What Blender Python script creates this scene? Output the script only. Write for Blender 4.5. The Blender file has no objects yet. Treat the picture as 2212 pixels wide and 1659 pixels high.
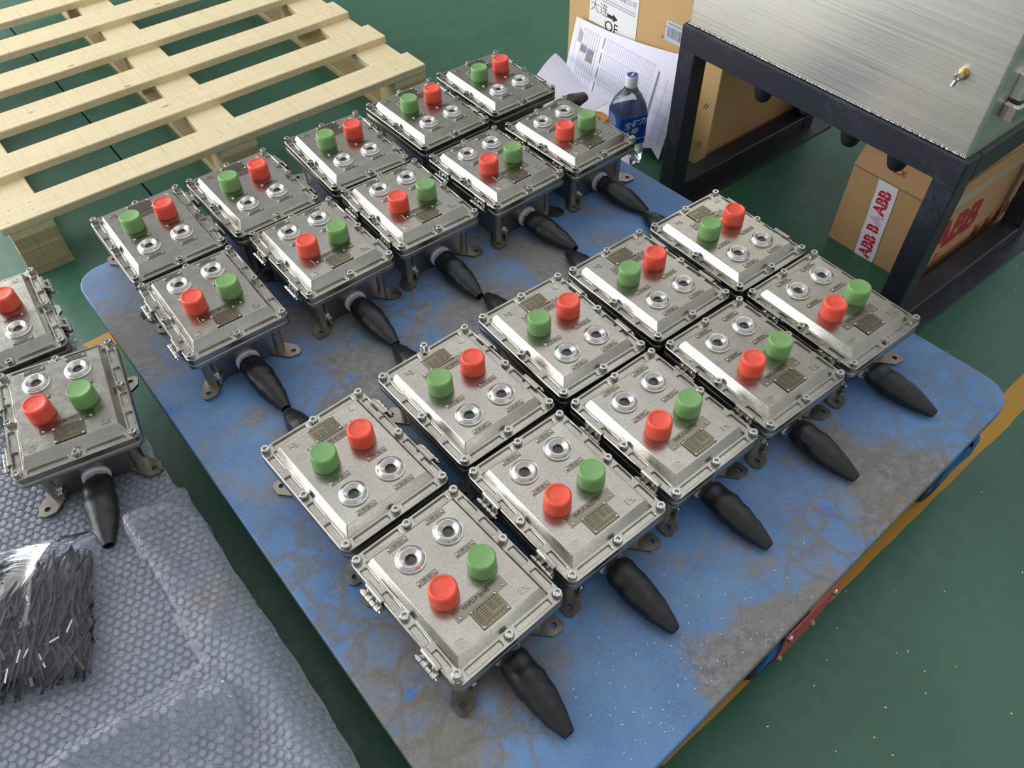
import bpy, bmesh, math, random
import numpy as np
from mathutils import Vector, Matrix, noise

random.seed(7)
SC = bpy.context.scene
C = SC.collection
PI = math.pi
rad = math.radians
TH = rad(38.0)                      # heading of the trolley and of the cabinet on the shop floor
CT, ST = math.cos(TH), math.sin(TH)

# ------------------------------------------------------------------ camera
pitch, roll, fpx = 0.863638917, -0.0163336384, 1747.45521
fwd = Vector((0, math.cos(pitch), -math.sin(pitch)))
right = Vector((1, 0, 0))
up = right.cross(fwd)
r2 = math.cos(roll) * right + math.sin(roll) * up
u2 = -math.sin(roll) * right + math.cos(roll) * up
cd = bpy.data.cameras.new('camera')
cam = bpy.data.objects.new('camera', cd)
C.objects.link(cam)
M = Matrix((r2, u2, -fwd)).transposed().to_4x4()
M.translation = Vector((0, 0, 1.0218 + 0.32))
cam.matrix_world = M
cd.sensor_fit = 'HORIZONTAL'
cd.sensor_width = 36.0
cd.lens = fpx / 2212 * 36.0
cd.clip_start = 0.02
SC.camera = cam

# ------------------------------------------------------------------ light of the hall
def hexc(h, a=1.0):
    h = h.lstrip('#')
    f = lambda c: c / 12.92 if c <= 0.04045 else ((c + 0.055) / 1.055) ** 2.4
    return tuple(f(int(h[i:i + 2], 16) / 255) for i in (0, 2, 4)) + (a,)

W = bpy.data.worlds.new('hall')
SC.world = W
W.use_nodes = True
bg = W.node_tree.nodes['Background']
bg.inputs['Color'].default_value = (0.93, 0.96, 1.0, 1)
bg.inputs['Strength'].default_value = 0.55

def area(name, loc, aim, sx, sy, radiance, col=(1, 1, 1)):
    l = bpy.data.lights.new(name, 'AREA')
    l.shape = 'RECTANGLE'
    l.size, l.size_y = sx, sy
    l.energy = radiance * PI * sx * sy
    l.color = col
    o = bpy.data.objects.new(name, l)
    C.objects.link(o)
    o.location = loc
    o.rotation_euler = (Vector(aim) - Vector(loc)).to_track_quat('-Z', 'Y').to_euler()
    return o
area('window_light', (-4.6, 2.4, 1.75), (0, 2.0, 1.2), 6.5, 3.4, 4.2, (1.0, 1.0, 1.0))
area('skylight_light', (0.8, 4.0, 6.5), (0.4, 3.0, 0), 9.0, 7.0, 0.62, (1.0, 0.98, 0.95))
area('rear_right_light', (4.2, -3.2, 2.2), (0.2, 0.8, 0.2), 3.0, 2.6, 0.7, (1.0, 0.97, 0.93))  # unseen soft warm area lamp, behind and to the right of the camera

vs = SC.view_settings
vs.view_transform = 'Standard'
vs.look = 'None'
vs.gamma = 1.0
vs.use_curve_mapping = False
vs.exposure = 0.12
SC.cycles.max_bounces = 10
SC.cycles.transparent_max_bounces = 24
SC.cycles.caustics_reflective = False
SC.cycles.caustics_refractive = False
SC.cycles.sample_clamp_indirect = 6.0

# ------------------------------------------------------------------ materials
class Mat:
    def __init__(s, name):
        s.m = bpy.data.materials.new(name)
        s.m.use_nodes = True
        s.nt = s.m.node_tree
        s.b = s.nt.nodes['Principled BSDF']
        s.out = s.nt.nodes['Material Output']
    def n(s, t, **kw):
        x = s.nt.nodes.new(t)
        for k, v in kw.items():
            if k in x.inputs: x.inputs[k].default_value = v
            else: setattr(x, k, v)
        return x
    def l(s, a, b): s.nt.links.new(a, b)
    def coord(s, scale=(1, 1, 1), rot=(0, 0, 0), kind='Object'):
        tc = s.n('ShaderNodeTexCoord')
        mp = s.n('ShaderNodeMapping')
        mp.inputs['Scale'].default_value = scale
        mp.inputs['Rotation'].default_value = rot
        s.l(tc.outputs[kind], mp.inputs['Vector'])
        return mp.outputs[0]
    def noise(s, vec, scale, detail=4, rough=0.55, dist=0.0):
        x = s.n('ShaderNodeTexNoise')
        x.inputs['Scale'].default_value = scale
        x.inputs['Detail'].default_value = detail
        x.inputs['Roughness'].default_value = rough
        x.inputs['Distortion'].default_value = dist
        s.l(vec, x.inputs['Vector'])
        return x.outputs['Fac']
    def ramp(s, fac, stops, interp='LINEAR'):
        r = s.n('ShaderNodeValToRGB')
        cr = r.color_ramp
        cr.interpolation = interp
        while len(cr.elements) < len(stops): cr.elements.new(0.5)
        for e, (p, c) in zip(cr.elements, stops):
            e.position = p
            e.color = c if len(c) == 4 else (*c, 1)
        s.l(fac, r.inputs[0])
        return r.outputs[0]
    def mix(s, fac, a, b, mode='MIX'):
        x = s.n('ShaderNodeMix', data_type='RGBA', blend_type=mode)
        for sock, v in ((x.inputs[0], fac), (x.inputs[6], a), (x.inputs[7], b)):
            if hasattr(v, 'is_output') or isinstance(v, bpy.types.NodeSocket): s.l(v, sock)
            else: sock.default_value = v
        return x.outputs[2]
    def bump(s, h, strength, dist=0.001):
        b = s.n('ShaderNodeBump')
        b.inputs['Strength'].default_value = strength
        b.inputs['Distance'].default_value = dist
        s.l(h, b.inputs['Height'])
        s.l(b.outputs[0], s.b.inputs['Normal'])
        return b
    def set(s, **kw):
        for k, v in kw.items():
            k = k.replace('_', ' ')
            if isinstance(v, bpy.types.NodeSocket): s.l(v, s.b.inputs[k])
            else: s.b.inputs[k].default_value = v
        return s
G = lambda v: (v, v, v, 1)

def simple(name, col, rough=0.5, metal=0.0, **kw):
    m = Mat(name)
    m.set(Base_Color=hexc(col) if isinstance(col, str) else col, Roughness=rough, Metallic=metal, **kw)
    return m.m

def steel(name, c0, c1, r0, r1, bump=0.06, scale=60):
    m = Mat(name)
    v = m.coord()
    f = m.noise(v, scale, 5, 0.65)
    g = m.noise(v, 14, 5, 0.6)
    h = m.noise(v, 260, 3, 0.6)
    c = m.mix(m.ramp(g, [(0.32, G(0)), (0.68, G(1))]), hexc(c0), hexc(c1))
    c = m.mix(m.ramp(h, [(0.42, G(0.0)), (0.75, G(0.30))]), c, hexc('6a675f'))
    m.set(Base_Color=c, Metallic=1.0)
    m.set(Roughness=m.ramp(f, [(0.3, G(r0)), (0.72, G(r1))]))
    m.bump(m.noise(v, 420, 2), bump, 0.0006)
    return m.m
MT = {}
MT['lid'] = steel('cast_steel_lid', 'a5a198', 'bbb8af', 0.18, 0.31, 0.09)
MT['body'] = steel('cast_steel_body', '9a9894', 'a8a5a1', 0.30, 0.42, 0.15)
MT['bright'] = steel('bright_steel', 'c0beb8', 'cdcbc6', 0.10, 0.2, 0.02)
MT['alu'] = steel('turned_aluminium', 'cfcecb', 'dbd9d6', 0.26, 0.36, 0.05, 200)
MT['plate'] = steel('tag_plate_steel', '827d71', '908b7f', 0.16, 0.26, 0.02)
MT['nameplate'] = steel('nameplate_steel', '77725f', '85806d', 0.14, 0.24, 0.02)
MT['foot'] = steel('lug_steel', '958f84', 'a39d92', 0.28, 0.4, 0.08)
MT['print'] = simple('engraved_print', '2b2118', 0.6)
MT['printred'] = simple('engraved_print_red', '8a3a22', 0.6)
MT['tagprint'] = simple('tag_print', '3c1a10', 0.6)
MT['black_void'] = simple('dark_hole', '08090a', 0.8)

def silicone(name, c0, c1):
    m = Mat(name)
    v = m.coord()
    f = m.noise(v, 55, 5, 0.7)
    m.set(Base_Color=m.mix(m.ramp(f, [(0.4, G(0)), (0.75, G(1))]), hexc(c0), hexc(c1)), Roughness=0.42)
    m.set(Subsurface_Weight=0.12, Subsurface_Radius=(0.006, 0.002, 0.002))
    m.bump(m.noise(v, 300, 2), 0.06, 0.0005)
    return m.m
MT['red'] = silicone('red_silicone', 'f05640', 'f6725a')
MT['green'] = silicone('green_silicone', '76a55f', '86b273')
def rubber(name, c, r, b):
    m = Mat(name)
    v = m.coord()
    m.set(Base_Color=hexc(c), Roughness=m.ramp(m.noise(v, 40, 4), [(0.3, G(r)), (0.7, G(r + 0.12))]))
    m.bump(m.noise(v, 26, 2, 0.5), b, 0.004)
    return m.m
MT['sleeve'] = rubber('black_shrink_rubber', '17191d', 0.32, 0.3)
MT['rubber'] = rubber('black_rubber', '1b1b1d', 0.55, 0.1)
MT['washer'] = simple('white_nylon', 'e6e3f0', 0.4)
MT['lens_red'] = simple('red_lens_glass', '3a0d0c', 0.08, Coat_Weight=0.6)
MT['lens_green'] = simple('green_lens_glass', '0c2a24', 0.08, Coat_Weight=0.6)

def deck_mat():
    m = Mat('worn_blue_deck_paint')
    v = m.coord()
    big = m.noise(v, 3.6, 7, 0.66, 0.25)
    mid = m.noise(v, 9.5, 6, 0.6, 0.3)
    fine = m.noise(v, 70, 5, 0.7)
    blue = m.mix(m.ramp(mid, [(0.3, G(0)), (0.75, G(1))]), hexc('4a76aa'), hexc('6b95c0'))
    wear = m.mix(m.ramp(fine, [(0.35, G(0)), (0.7, G(1))]), hexc('5f574e'), hexc('97948b'))
    brown = m.mix(m.ramp(mid, [(0.4, G(0)), (0.62, G(1))]), wear, hexc('84765f'))
    s1 = m.n('ShaderNodeMath', operation='ADD')
    m.l(big, s1.inputs[0])
    sm = m.n('ShaderNodeMath', operation='MULTIPLY')
    m.l(fine, sm.inputs[0]); sm.inputs[1].default_value = 0.12
    m.l(sm.outputs[0], s1.inputs[1])
    w = m.ramp(s1.outputs[0], [(0.54, G(0)), (0.64, G(0.85))])
    c = m.mix(w, blue, brown)
    vo = m.n('ShaderNodeTexVoronoi')
    vo.inputs['Scale'].default_value = 11
    m.l(v, vo.inputs['Vector'])
    spot = m.ramp(vo.outputs['Distance'], [(0.16, G(1)), (0.2, G(0))])
    sel = m.ramp(m.noise(v, 4.3, 2), [(0.56, G(0)), (0.58, G(1))])
    k = m.n('ShaderNodeMath', operation='MULTIPLY')
    m.l(spot, k.inputs[0]); m.l(sel, k.inputs[1])
    c = m.mix(k.outputs[0], c, hexc('3d78c4'))
    ve = m.n('ShaderNodeTexVoronoi', feature='DISTANCE_TO_EDGE')
    ve.inputs['Scale'].default_value = 17
    wv = m.n('ShaderNodeMix', data_type='RGBA', blend_type='LINEAR_LIGHT'); wv.inputs[0].default_value = 0.05
    nz = m.n('ShaderNodeTexNoise'); nz.inputs['Scale'].default_value = 12; nz.inputs['Detail'].default_value = 5
    m.l(v, nz.inputs['Vector']); m.l(v, wv.inputs[6]); m.l(nz.outputs['Color'], wv.inputs[7])
    m.l(wv.outputs[2], ve.inputs['Vector'])
    vm = m.n('ShaderNodeMath', operation='MULTIPLY')
    m.l(m.ramp(ve.outputs['Distance'], [(0.0, G(0.8)), (0.16, G(0))]), vm.inputs[0])
    m.l(m.ramp(m.noise(v, 2.2, 4), [(0.44, G(0)), (0.6, G(1))]), vm.inputs[1])
    c = m.mix(vm.outputs[0], c, hexc('716a5e'))
    c = m.mix(m.ramp(m.noise(v, 190, 3, 0.7), [(0.45, G(0)), (0.75, G(0.28))]), c, hexc('9aa3a6'))
    sc = m.ramp(m.noise(m.coord((2, 40, 1), (0, 0, 0.5)), 3, 6, 0.7), [(0.66, G(0)), (0.76, G(0.5))])
    c = m.mix(sc, c, hexc('9db2c2'))
    m.set(Base_Color=c, Roughness=m.ramp(mid, [(0.3, G(0.42)), (0.7, G(0.62))]))
    m.bump(fine, 0.25, 0.001)
    return m.m
MT['deck'] = deck_mat()
_m = Mat('pale_worn_deck')
_v = _m.coord()
_c = _m.mix(_m.ramp(_m.noise(_v, 3.3, 5), [(0.35, G(0)), (0.6, G(1))]), hexc('a2b0c6'), hexc('bac3d0'))
_c = _m.mix(_m.ramp(_m.noise(_v, 5.1, 3), [(0.58, G(0)), (0.62, G(0.8))]), _c, hexc('b8a380'))
_m.set(Base_Color=_c, Roughness=0.6)
MT['deck_pale'] = _m.m
MT['skirt'] = simple('blue_skirt_paint', '2f5f94', 0.4)

def floor_mat():
    m = Mat('green_epoxy_floor')
    v = m.coord()
    a = m.noise(v, 1.6, 6, 0.6, 0.5)
    b = m.noise(v, 26, 6, 0.7)
    c = m.mix(m.ramp(a, [(0.3, G(0)), (0.7, G(1))]), hexc('2a5a44'), hexc('3d6d57'))
    c = m.mix(m.ramp(b, [(0.5, G(0)), (0.75, G(0.5))]), c, hexc('4d6a58'))
    sc = m.ramp(m.noise(m.coord((1.5, 24, 1), (0, 0, 0.9)), 4, 6, 0.75), [(0.63, G(0)), (0.74, G(0.55))])
    c = m.mix(sc, c, hexc('6f8577'))
    vo = m.n('ShaderNodeTexVoronoi')
    vo.inputs['Scale'].default_value = 17
    m.l(v, vo.inputs['Vector'])
    c = m.mix(m.ramp(vo.outputs['Distance'], [(0.035, G(0.8)), (0.05, G(0))]), c, hexc('26302a'))
    m.set(Base_Color=c, Roughness=m.ramp(b, [(0.35, G(0.30)), (0.7, G(0.5))]))
    m.bump(b, 0.12, 0.001)
    return m.m
MT['floor'] = floor_mat()
def yellow_mat():
    m = Mat('worn_yellow_line_paint')
    v = m.coord()
    f = m.noise(v, 30, 6, 0.7)
    m.set(Base_Color=m.mix(m.ramp(f, [(0.55, G(0)), (0.75, G(0.7))]), hexc('b98a2a'), hexc('8d7a3e')), Roughness=0.5)
    return m.m
MT['yellow'] = yellow_mat()
def wood_mat(name, c0, c1, c2, cross=True):
    m = Mat(name)
    oi = m.n('ShaderNodeObjectInfo')
    tc = m.n('ShaderNodeTexCoord')
    ad = m.n('ShaderNodeVectorMath', operation='ADD')
    sc = m.n('ShaderNodeVectorMath', operation='SCALE')
    m.l(oi.outputs['Location'], sc.inputs[0]); sc.inputs['Scale'].default_value = 7.3
    m.l(tc.outputs['Object'], ad.inputs[0]); m.l(sc.outputs[0], ad.inputs[1])
    def mp(s):
        x = m.n('ShaderNodeMapping'); x.inputs['Scale'].default_value = s
        m.l(ad.outputs[0], x.inputs['Vector']); return x.outputs[0]
    grain = m.noise(mp((2.0, 60, 60)), 2.2, 5, 0.6, 0.6)
    saw = m.noise(mp((120, 3, 3)), 1.6, 4, 0.75)
    blot = m.noise(mp((5, 9, 9)), 1.3, 4)
    c = m.mix(m.ramp(grain, [(0.3, G(0)), (0.7, G(1))]), hexc(c0), hexc(c1))
    c = m.mix(m.ramp(saw, [(0.5, G(0)), (0.70, G(0.5))]), c, hexc(c2))
    c = m.mix(m.ramp(blot, [(0.45, G(0)), (0.75, G(0.4))]), c, hexc(c1))
    kn = m.n('ShaderNodeTexVoronoi'); kn.inputs['Scale'].default_value = 1.0
    m.l(mp((7, 16, 16)), kn.inputs['Vector'])
    c = m.mix(m.ramp(kn.outputs['Distance'], [(0.05, G(0.7)), (0.10, G(0))]), c, hexc('8a6a44'))
    m.set(Base_Color=c, Roughness=0.62)
    m.bump(saw if cross else grain, 0.25, 0.001)
    return m.m
MT['wood'] = wood_mat('sawn_pine', 'd8c79c', 'e4d6b0', 'b7a374')
MT['wood_end'] = wood_mat('pine_block', 'b09c70', 'c8b486', '8a774e', False)

def black_coat():
    m = Mat('black_powder_coat')
    v = m.coord()
    f = m.noise(v, 7, 7, 0.7, 0.8)
    g = m.noise(v, 60, 4, 0.7)
    mm = m.n('ShaderNodeMath', operation='MULTIPLY')
    m.l(m.ramp(f, [(0.52, G(0)), (0.8, G(0.55))]), mm.inputs[0]); m.l(m.ramp(g, [(0.3, G(0.2)), (0.7, G(1))]), mm.inputs[1])
    m.set(Base_Color=m.mix(mm.outputs[0], hexc('22262f'), hexc('6b6f76')), Roughness=0.42)
    m.bump(m.noise(v, 180, 3), 0.08, 0.001)
    return m.m
MT['black'] = black_coat()
def brushed():
    m = Mat('brushed_stainless')
    v = m.coord((1.0, 0.8, 260))
    f = m.noise(v, 2.5, 4, 0.6)
    g = m.noise(m.coord(), 5, 3)
    m.set(Base_Color=m.mix(g, hexc('dedcd6'), hexc('e8e6e1')), Metallic=1.0)
    m.set(Roughness=m.ramp(f, [(0.3, G(0.32)), (0.7, G(0.46))]))
    m.bump(f, 0.035, 0.0003)
    return m.m
MT['brushed'] = brushed()
def card(name, c0, c1):
    m = Mat(name)
    v = m.coord()
    f = m.noise(v, 8, 5, 0.6)
    g = m.noise(m.coord((1, 1, 1)), 220, 3)
    c = m.mix(f, hexc(c0), hexc(c1))
    c = m.mix(m.ramp(g, [(0.5, G(0)), (0.8, G(0.25))]), c, hexc('8a6a44'))
    m.set(Base_Color=c, Roughness=0.75)
    return m.m
MT['card'] = card('corrugated_cardboard', 'ad875a', 'bb966a')
MT['card2'] = card('tan_cardboard', 'c09a66', 'cba873')
MT['paper'] = simple('white_paper', 'e3e3f2', 0.6)
MT['paper_label'] = simple('label_paper', 'e9e9ea', 0.6)
MT['ink'] = simple('black_ink', '2a2a2c', 0.6)
MT['ink_grey'] = simple('grey_ink', 'a9aabb', 0.6)
MT['ink_mid'] = simple('mid_grey_ink', '86888c', 0.6)
MT['sticker'] = simple('pale_blue_sticker', 'b9c6cd', 0.5)
MT['redink'] = simple('red_ink', 'c0152f', 0.45)
MT['redink_dull'] = simple('dull_red_print', 'a03030', 0.7)
MT['pinkink'] = simple('faded_pink_ink', 'dba9bd', 0.5)
MT['tape'] = simple('white_packing_tape', 'dcdde4', 0.3)
MT['cleartape'] = simple('clear_packing_tape', 'bcae92', 0.2)
MT['redplate'] = Mat('chipped_red_paint')
_v = MT['redplate'].coord()
MT['redplate'].set(Base_Color=MT['redplate'].mix(MT['redplate'].ramp(MT['redplate'].noise(_v, 30, 6, 0.7), [(0.55, G(0)), (0.7, G(1))]), hexc('b54a47'), hexc('6e3a38')), Roughness=0.4)
MT['redplate'] = MT['redplate'].m
MT['hubblue'] = simple('caster_blue', '24629f', 0.4)
MT['tyre'] = rubber('black_tyre', '1a1a1b', 0.6, 0.3)
MT['orange'] = simple('orange_plastic', 'd08010', 0.4)
MT['bluecap'] = simple('blue_print', '2b45a8', 0.4)
MT['whiteplastic'] = simple('white_plastic', 'eeeef0', 0.35)
MT['bluelabel'] = simple('blue_film_label', '1a55bd', 0.3)
MT['whiteprint'] = simple('white_print', 'f0f2f6', 0.4)
MT['brass'] = simple('brass', 'c9a04a', 0.25, 1.0)
MT['tie'] = simple('black_nylon', '0c0d11', 0.35)
MT['whitetie'] = simple('white_nylon_tie', 'd8d8d8', 0.4)
MT['chip'] = simple('bright_metal_chip', 'e8e0cc', 0.3, 0.6)

def film(name, tint, gloss, diff, rough, white='dfe4f2', bump=None):
    m = Mat(name)
    nt = m.nt
    tr = m.n('ShaderNodeBsdfTransparent'); tr.inputs[0].default_value = tint
    gl = m.n('ShaderNodeBsdfGlossy'); gl.inputs['Color'].default_value = (1, 1, 1, 1); gl.inputs['Roughness'].default_value = rough
    df = m.n('ShaderNodeBsdfDiffuse'); df.inputs['Color'].default_value = hexc(white)
    lw = m.n('ShaderNodeLayerWeight'); lw.inputs['Blend'].default_value = gloss
    if bump:
        bn = m.n('ShaderNodeBump'); bn.inputs['Strength'].default_value = bump[1]; bn.inputs['Distance'].default_value = bump[2]
        m.l(m.noise(m.coord(), bump[0], 4, 0.6, 1.0), bn.inputs['Height'])
        for x in (gl, df): m.l(bn.outputs[0], x.inputs['Normal'])
        m.l(bn.outputs[0], lw.inputs['Normal'])
    tl = m.n('ShaderNodeBsdfTranslucent'); tl.inputs['Color'].default_value = hexc(white)
    m0 = m.n('ShaderNodeMixShader'); m0.inputs[0].default_value = 0.5
    m.l(df.outputs[0], m0.inputs[1]); m.l(tl.outputs[0], m0.inputs[2])
    m1 = m.n('ShaderNodeMixShader'); m1.inputs[0].default_value = diff
    m.l(tr.outputs[0], m1.inputs[1]); m.l(m0.outputs[0], m1.inputs[2])
    m2 = m.n('ShaderNodeMixShader')
    m.l(lw.outputs['Fresnel'], m2.inputs[0])
    m.l(m1.outputs[0], m2.inputs[1]); m.l(gl.outputs[0], m2.inputs[2])
    m.l(m2.outputs[0], m.out.inputs['Surface'])
    nt.nodes.remove(m.b)
    return m.m
MT['wrap'] = film('bubble_film', (0.98, 0.98, 0.99, 1), 0.27, 0.20, 0.05, bump=(380, 0.8, 0.0014), white='eaf0fd')
MT['wrap_edge'] = film('bubble_film_backing', (0.96, 0.97, 0.98, 1), 0.27, 0.52, 0.08, bump=(130, 0.8, 0.004), white='e9effc')
MT['bag'] = film('clear_bag_film', (0.94, 0.95, 0.97, 1), 0.15, 0.09, 0.06, bump=(8, 0.5, 0.014))
MT['bottle'] = film('clear_bottle_plastic', (0.96, 0.97, 0.98, 1), 0.22, 0.10, 0.06)

# ------------------------------------------------------------------ mesh helpers
class MB:
    def __init__(s): s.v = []; s.f = []
    def add(s, v, f):
        o = len(s.v); s.v += [tuple(p) for p in v]; s.f += [tuple(i + o for i in t) for t in f]
    def box(s, x0, x1, y0, y1, z0, z1, mtx=None):
        v = [Vector((x, y, z)) for z in (z0, z1) for x, y in ((x0, y0), (x1, y0), (x1, y1), (x0, y1))]
        if mtx: v = [mtx @ p for p in v]
        s.add(v, [(3, 2, 1, 0), (4, 5, 6, 7), (0, 1, 5, 4), (1, 2, 6, 5), (2, 3, 7, 6), (3, 0, 4, 7)])
    def cbox(s, x0, x1, y0, y1, z0, z1, c=0.001, mtx=None):      # box with chamfered top and upright edges
        L = [[(x0 + c, y0, z0), (x1 - c, y0, z0), (x1, y0 + c, z0), (x1, y1 - c, z0), (x1 - c, y1, z0), (x0 + c, y1, z0), (x0, y1 - c, z0), (x0, y0 + c, z0)]]
        L.append([(p[0], p[1], z1 - c) for p in L[0]])
        cx, cy = (x0 + x1) / 2, (y0 + y1) / 2
        k = lambda a, c0: a - c if a > c0 else a + c
        L.append([(k(p[0], cx), k(p[1], cy), z1) for p in L[0]])
        s.loft(L, True, True, mtx)
    def loft(s, loops, cap0=False, cap1=False, mtx=None, closed=True):
        n = len(loops[0]); o = len(s.v)
        for lp in loops:
            for p in lp:
                p = Vector(p)
                s.v.append(tuple(mtx @ p if mtx else p))
        m = n if closed else n - 1
        for a in range(len(loops) - 1):
            for i in range(m):
                j = (i + 1) % n
                s.f.append((o + a * n + i, o + a * n + j, o + (a + 1) * n + j, o + (a + 1) * n + i))
        if cap0: s.f.append(tuple(o + i for i in reversed(range(n))))
        if cap1: s.f.append(tuple(o + (len(loops) - 1) * n + i for i in range(n)))
    def lathe(s, prof, n=24, mtx=None, cap0=False, cap1=False, ph=0):
        s.loft([[(r * math.cos(ph + 2 * PI * i / n), r * math.sin(ph + 2 * PI * i / n), z) for i in range(n)] for r, z in prof], cap0, cap1, mtx)
    def tube(s, pts, r, n=8, mtx=None):
        pts = [Vector(p) for p in pts]; L = []
        for i, p in enumerate(pts):
            d = (pts[min(i + 1, len(pts) - 1)] - pts[max(i - 1, 0)]).normalized()
            a = d.orthogonal().normalized(); b = d.cross(a)
            L.append([p + r * (a * math.cos(2 * PI * k / n) + b * math.sin(2 * PI * k / n)) for k in range(n)])
        s.loft(L, True, True, mtx)
    def ring_cell(s, cell, hole, z, flip=False):
        # flat face between a convex outline and a convex hole inside it
        c = Vector((sum(p[0] for p in hole) / len(hole), sum(p[1] for p in hole) / len(hole)))
        def hit(P, a):
            d = (math.cos(a), math.sin(a)); best = 0.0
            for k in range(len(P)):
                ax, ay = P[k - 1][0] - c.x, P[k - 1][1] - c.y
                ex, ey = P[k][0] - P[k - 1][0], P[k][1] - P[k - 1][1]
                den = d[0] * ey - d[1] * ex
                if abs(den) < 1e-15: continue
                t = (ax * ey - ay * ex) / den; q = (ax * d[1] - ay * d[0]) / den
                if t > 0 and -1e-3 <= q <= 1 + 1e-3: best = max(best, t)
            return (c.x + d[0] * best, c.y + d[1] * best, z)
        A = sorted({round(math.atan2(p[1] - c.y, p[0] - c.x), 7) for p in list(cell) + list(hole)})
        A = [a for k, a in enumerate(A) if k == 0 or a - A[k - 1] > 1e-5]
        o = len(s.v); n = len(A)
        s.v += [hit(hole, a) for a in A] + [hit(cell, a) for a in A]
        for k in range(n):
            m = (k + 1) % n
            f = (o + k, o + n + k, o + n + m, o + m)
            s.f.append(f[::-1] if flip else f)
    def mesh(s, name, mat, smooth=None):
        me = bpy.data.meshes.new(name)
        me.from_pydata(s.v, [], s.f)
        bm = bmesh.new(); bm.from_mesh(me)
        bmesh.ops.remove_doubles(bm, verts=bm.verts, dist=1e-6)
        bmesh.ops.recalc_face_normals(bm, faces=bm.faces)
        bm.to_mesh(me); bm.free()
        me.materials.append(mat)
        if smooth is not None:
            me.shade_smooth() if hasattr(me, 'shade_smooth') else None
            me.set_sharp_from_angle(angle=rad(smooth))
            for p in me.polygons:
                if abs(p.normal.z) > 0.99999: p.use_smooth = False
        me.validate()
        return me

def rrect(hx, hy, r, z, n=5, cx=0, cy=0):
    pts = []
    for sx, sy, a0 in ((1, 1, 0), (-1, 1, PI / 2), (-1, -1, PI), (1, -1, 1.5 * PI)):
        for i in range(n + 1):
            a = a0 + PI / 2 * i / n
            pts.append((cx + sx * (hx - r) + r * math.cos(a), cy + sy * (hy - r) + r * math.sin(a), z))
    return pts
def circ(r, z, cx=0, cy=0, n=18):
    return [(cx + r * math.cos(2 * PI * i / n), cy + r * math.sin(2 * PI * i / n), z) for i in range(n)]
def roundpoly(P, r, z, n=6):
    out = []
    m = len(P)
    for i in range(m):
        p0, p, p1 = (Vector(P[(i + k) % m] + (0,)) for k in (-1, 0, 1))
        a, b = (p0 - p).normalized(), (p1 - p).normalized()
        ang = a.angle(b); d = r / math.tan(ang / 2)
        c = p + (a + b).normalized() * (r / math.sin(ang / 2))
        s, e = p + a * d - c, p + b * d - c
        for k in range(n + 1):
            q = s.lerp(e, k / n).normalized() * r
            out.append((c.x + q.x, c.y + q.y, z))
    return out

def obj(name, me, parent=None, loc=(0, 0, 0), rot=(0, 0, 0), **props):
    o = bpy.data.objects.new(name, me)
    C.objects.link(o)
    o.location = loc
    o.rotation_euler = rot
    if parent: o.parent = parent
    for k, v in props.items(): o[k] = v
    return o
def thing(name, label, cat, loc=(0, 0, 0), rz=0.0, group=None):
    o = obj(name, None, None, loc, (0, 0, rz))
    o.empty_display_size = 0.05
    o['label'] = label; o['category'] = cat
    if group: o['group'] = group
    return o
def tag(o, label, cat, group=None):
    o['label'] = label; o['category'] = cat
    if group: o['group'] = group
    return o
def wpt(u, v, z=0.0): return Vector((u * CT - v * ST, u * ST + v * CT, z))

# text: every string is turned into a mesh in one pass
TX = {}
def want(key, body, size, mat, depth=0.0, bold=0.0, xs=1.0, shear=0.0):
    cu = bpy.data.curves.new('t', 'FONT')
    cu.body = body; cu.size = size; cu.extrude = depth; cu.offset = bold; cu.shear = shear
    cu.align_x = 'CENTER'; cu.align_y = 'CENTER'; cu.resolution_u = 3
    o = bpy.data.objects.new('t', cu); C.objects.link(o)
    TX[key] = (o, mat, xs)
TAGS = {'D1': 'WHPU-P-3604B', 'D2': 'WHPU-P-3603D1~5', 'D3': 'WHPU-P-3603C1~5', 'D4': 'WHPU-P-3603B1/B2', 'D5': 'WHPU-P-3603A1/A2',
        'B1': 'CEPD-MI-3601', 'B2': 'CEPD-P-3604A', 'B3': 'CEPD-P-3603A', 'B4': 'CEPD-P-3602A', 'B5': 'CEPD-P-3601A', 'F1': 'CEPD-MI-3603',
        'C1': 'WHPU-P-3604A', 'C2': 'WHPU-P-3603', 'C3': 'WHPU-P-3603', 'C4': 'WHPU-P-3601A', 'C5': 'WHPU-P-3601A',
        'A1': 'CEPD-P-3601', 'A2': 'CEPD-P-3602', 'A3': 'CEPD-P-3603', 'A4': 'CEPD-P-3604', 'A5': 'CEPD-P-3605', 'E1': 'CEPD-MI-3602'}
for t in sorted(set(TAGS.values())): want('tag' + t, t, 0.0098, 'tagprint', 0.0, 0.00012, 0.60 if len(t) > 13 else 0.70)
for k, t in (('run', '运 行'), ('stop', '停 止'), ('start', '启 动')): want(k, t, 0.0062, 'print')
want('Ex', 'Ex', 0.0155, 'lid', 0.0007, 0.0)
want('ABB', 'ABB', 0.0405, 'redink', 0.0, 0.0016, 0.86)
want('B', 'B', 0.0405, 'redink', 0.0, 0.0016, 0.86)
want('A', 'A', 0.0405, 'pinkink', 0.0, 0.0016, 0.86)
want('ABBbig', 'ABB', 0.12, 'redink_dull', 0.0, 0.005, 0.86)
want('ZX', 'ZX', 0.022, 'redink_dull', 0.0, 0.0)
want('dalian', '大连', 0.036, 'ink_mid')
want('company', '科技股份有限公司', 0.018, 'ink_mid')
want('OF', 'OF', 0.042, 'ink')
for ch in '宝矿力水特': want('p' + ch, ch, 0.0215, 'whiteprint', 0, 0.0003, 1.0, 0.2)
bpy.context.view_layer.update()
dg = bpy.context.evaluated_depsgraph_get()
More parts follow.
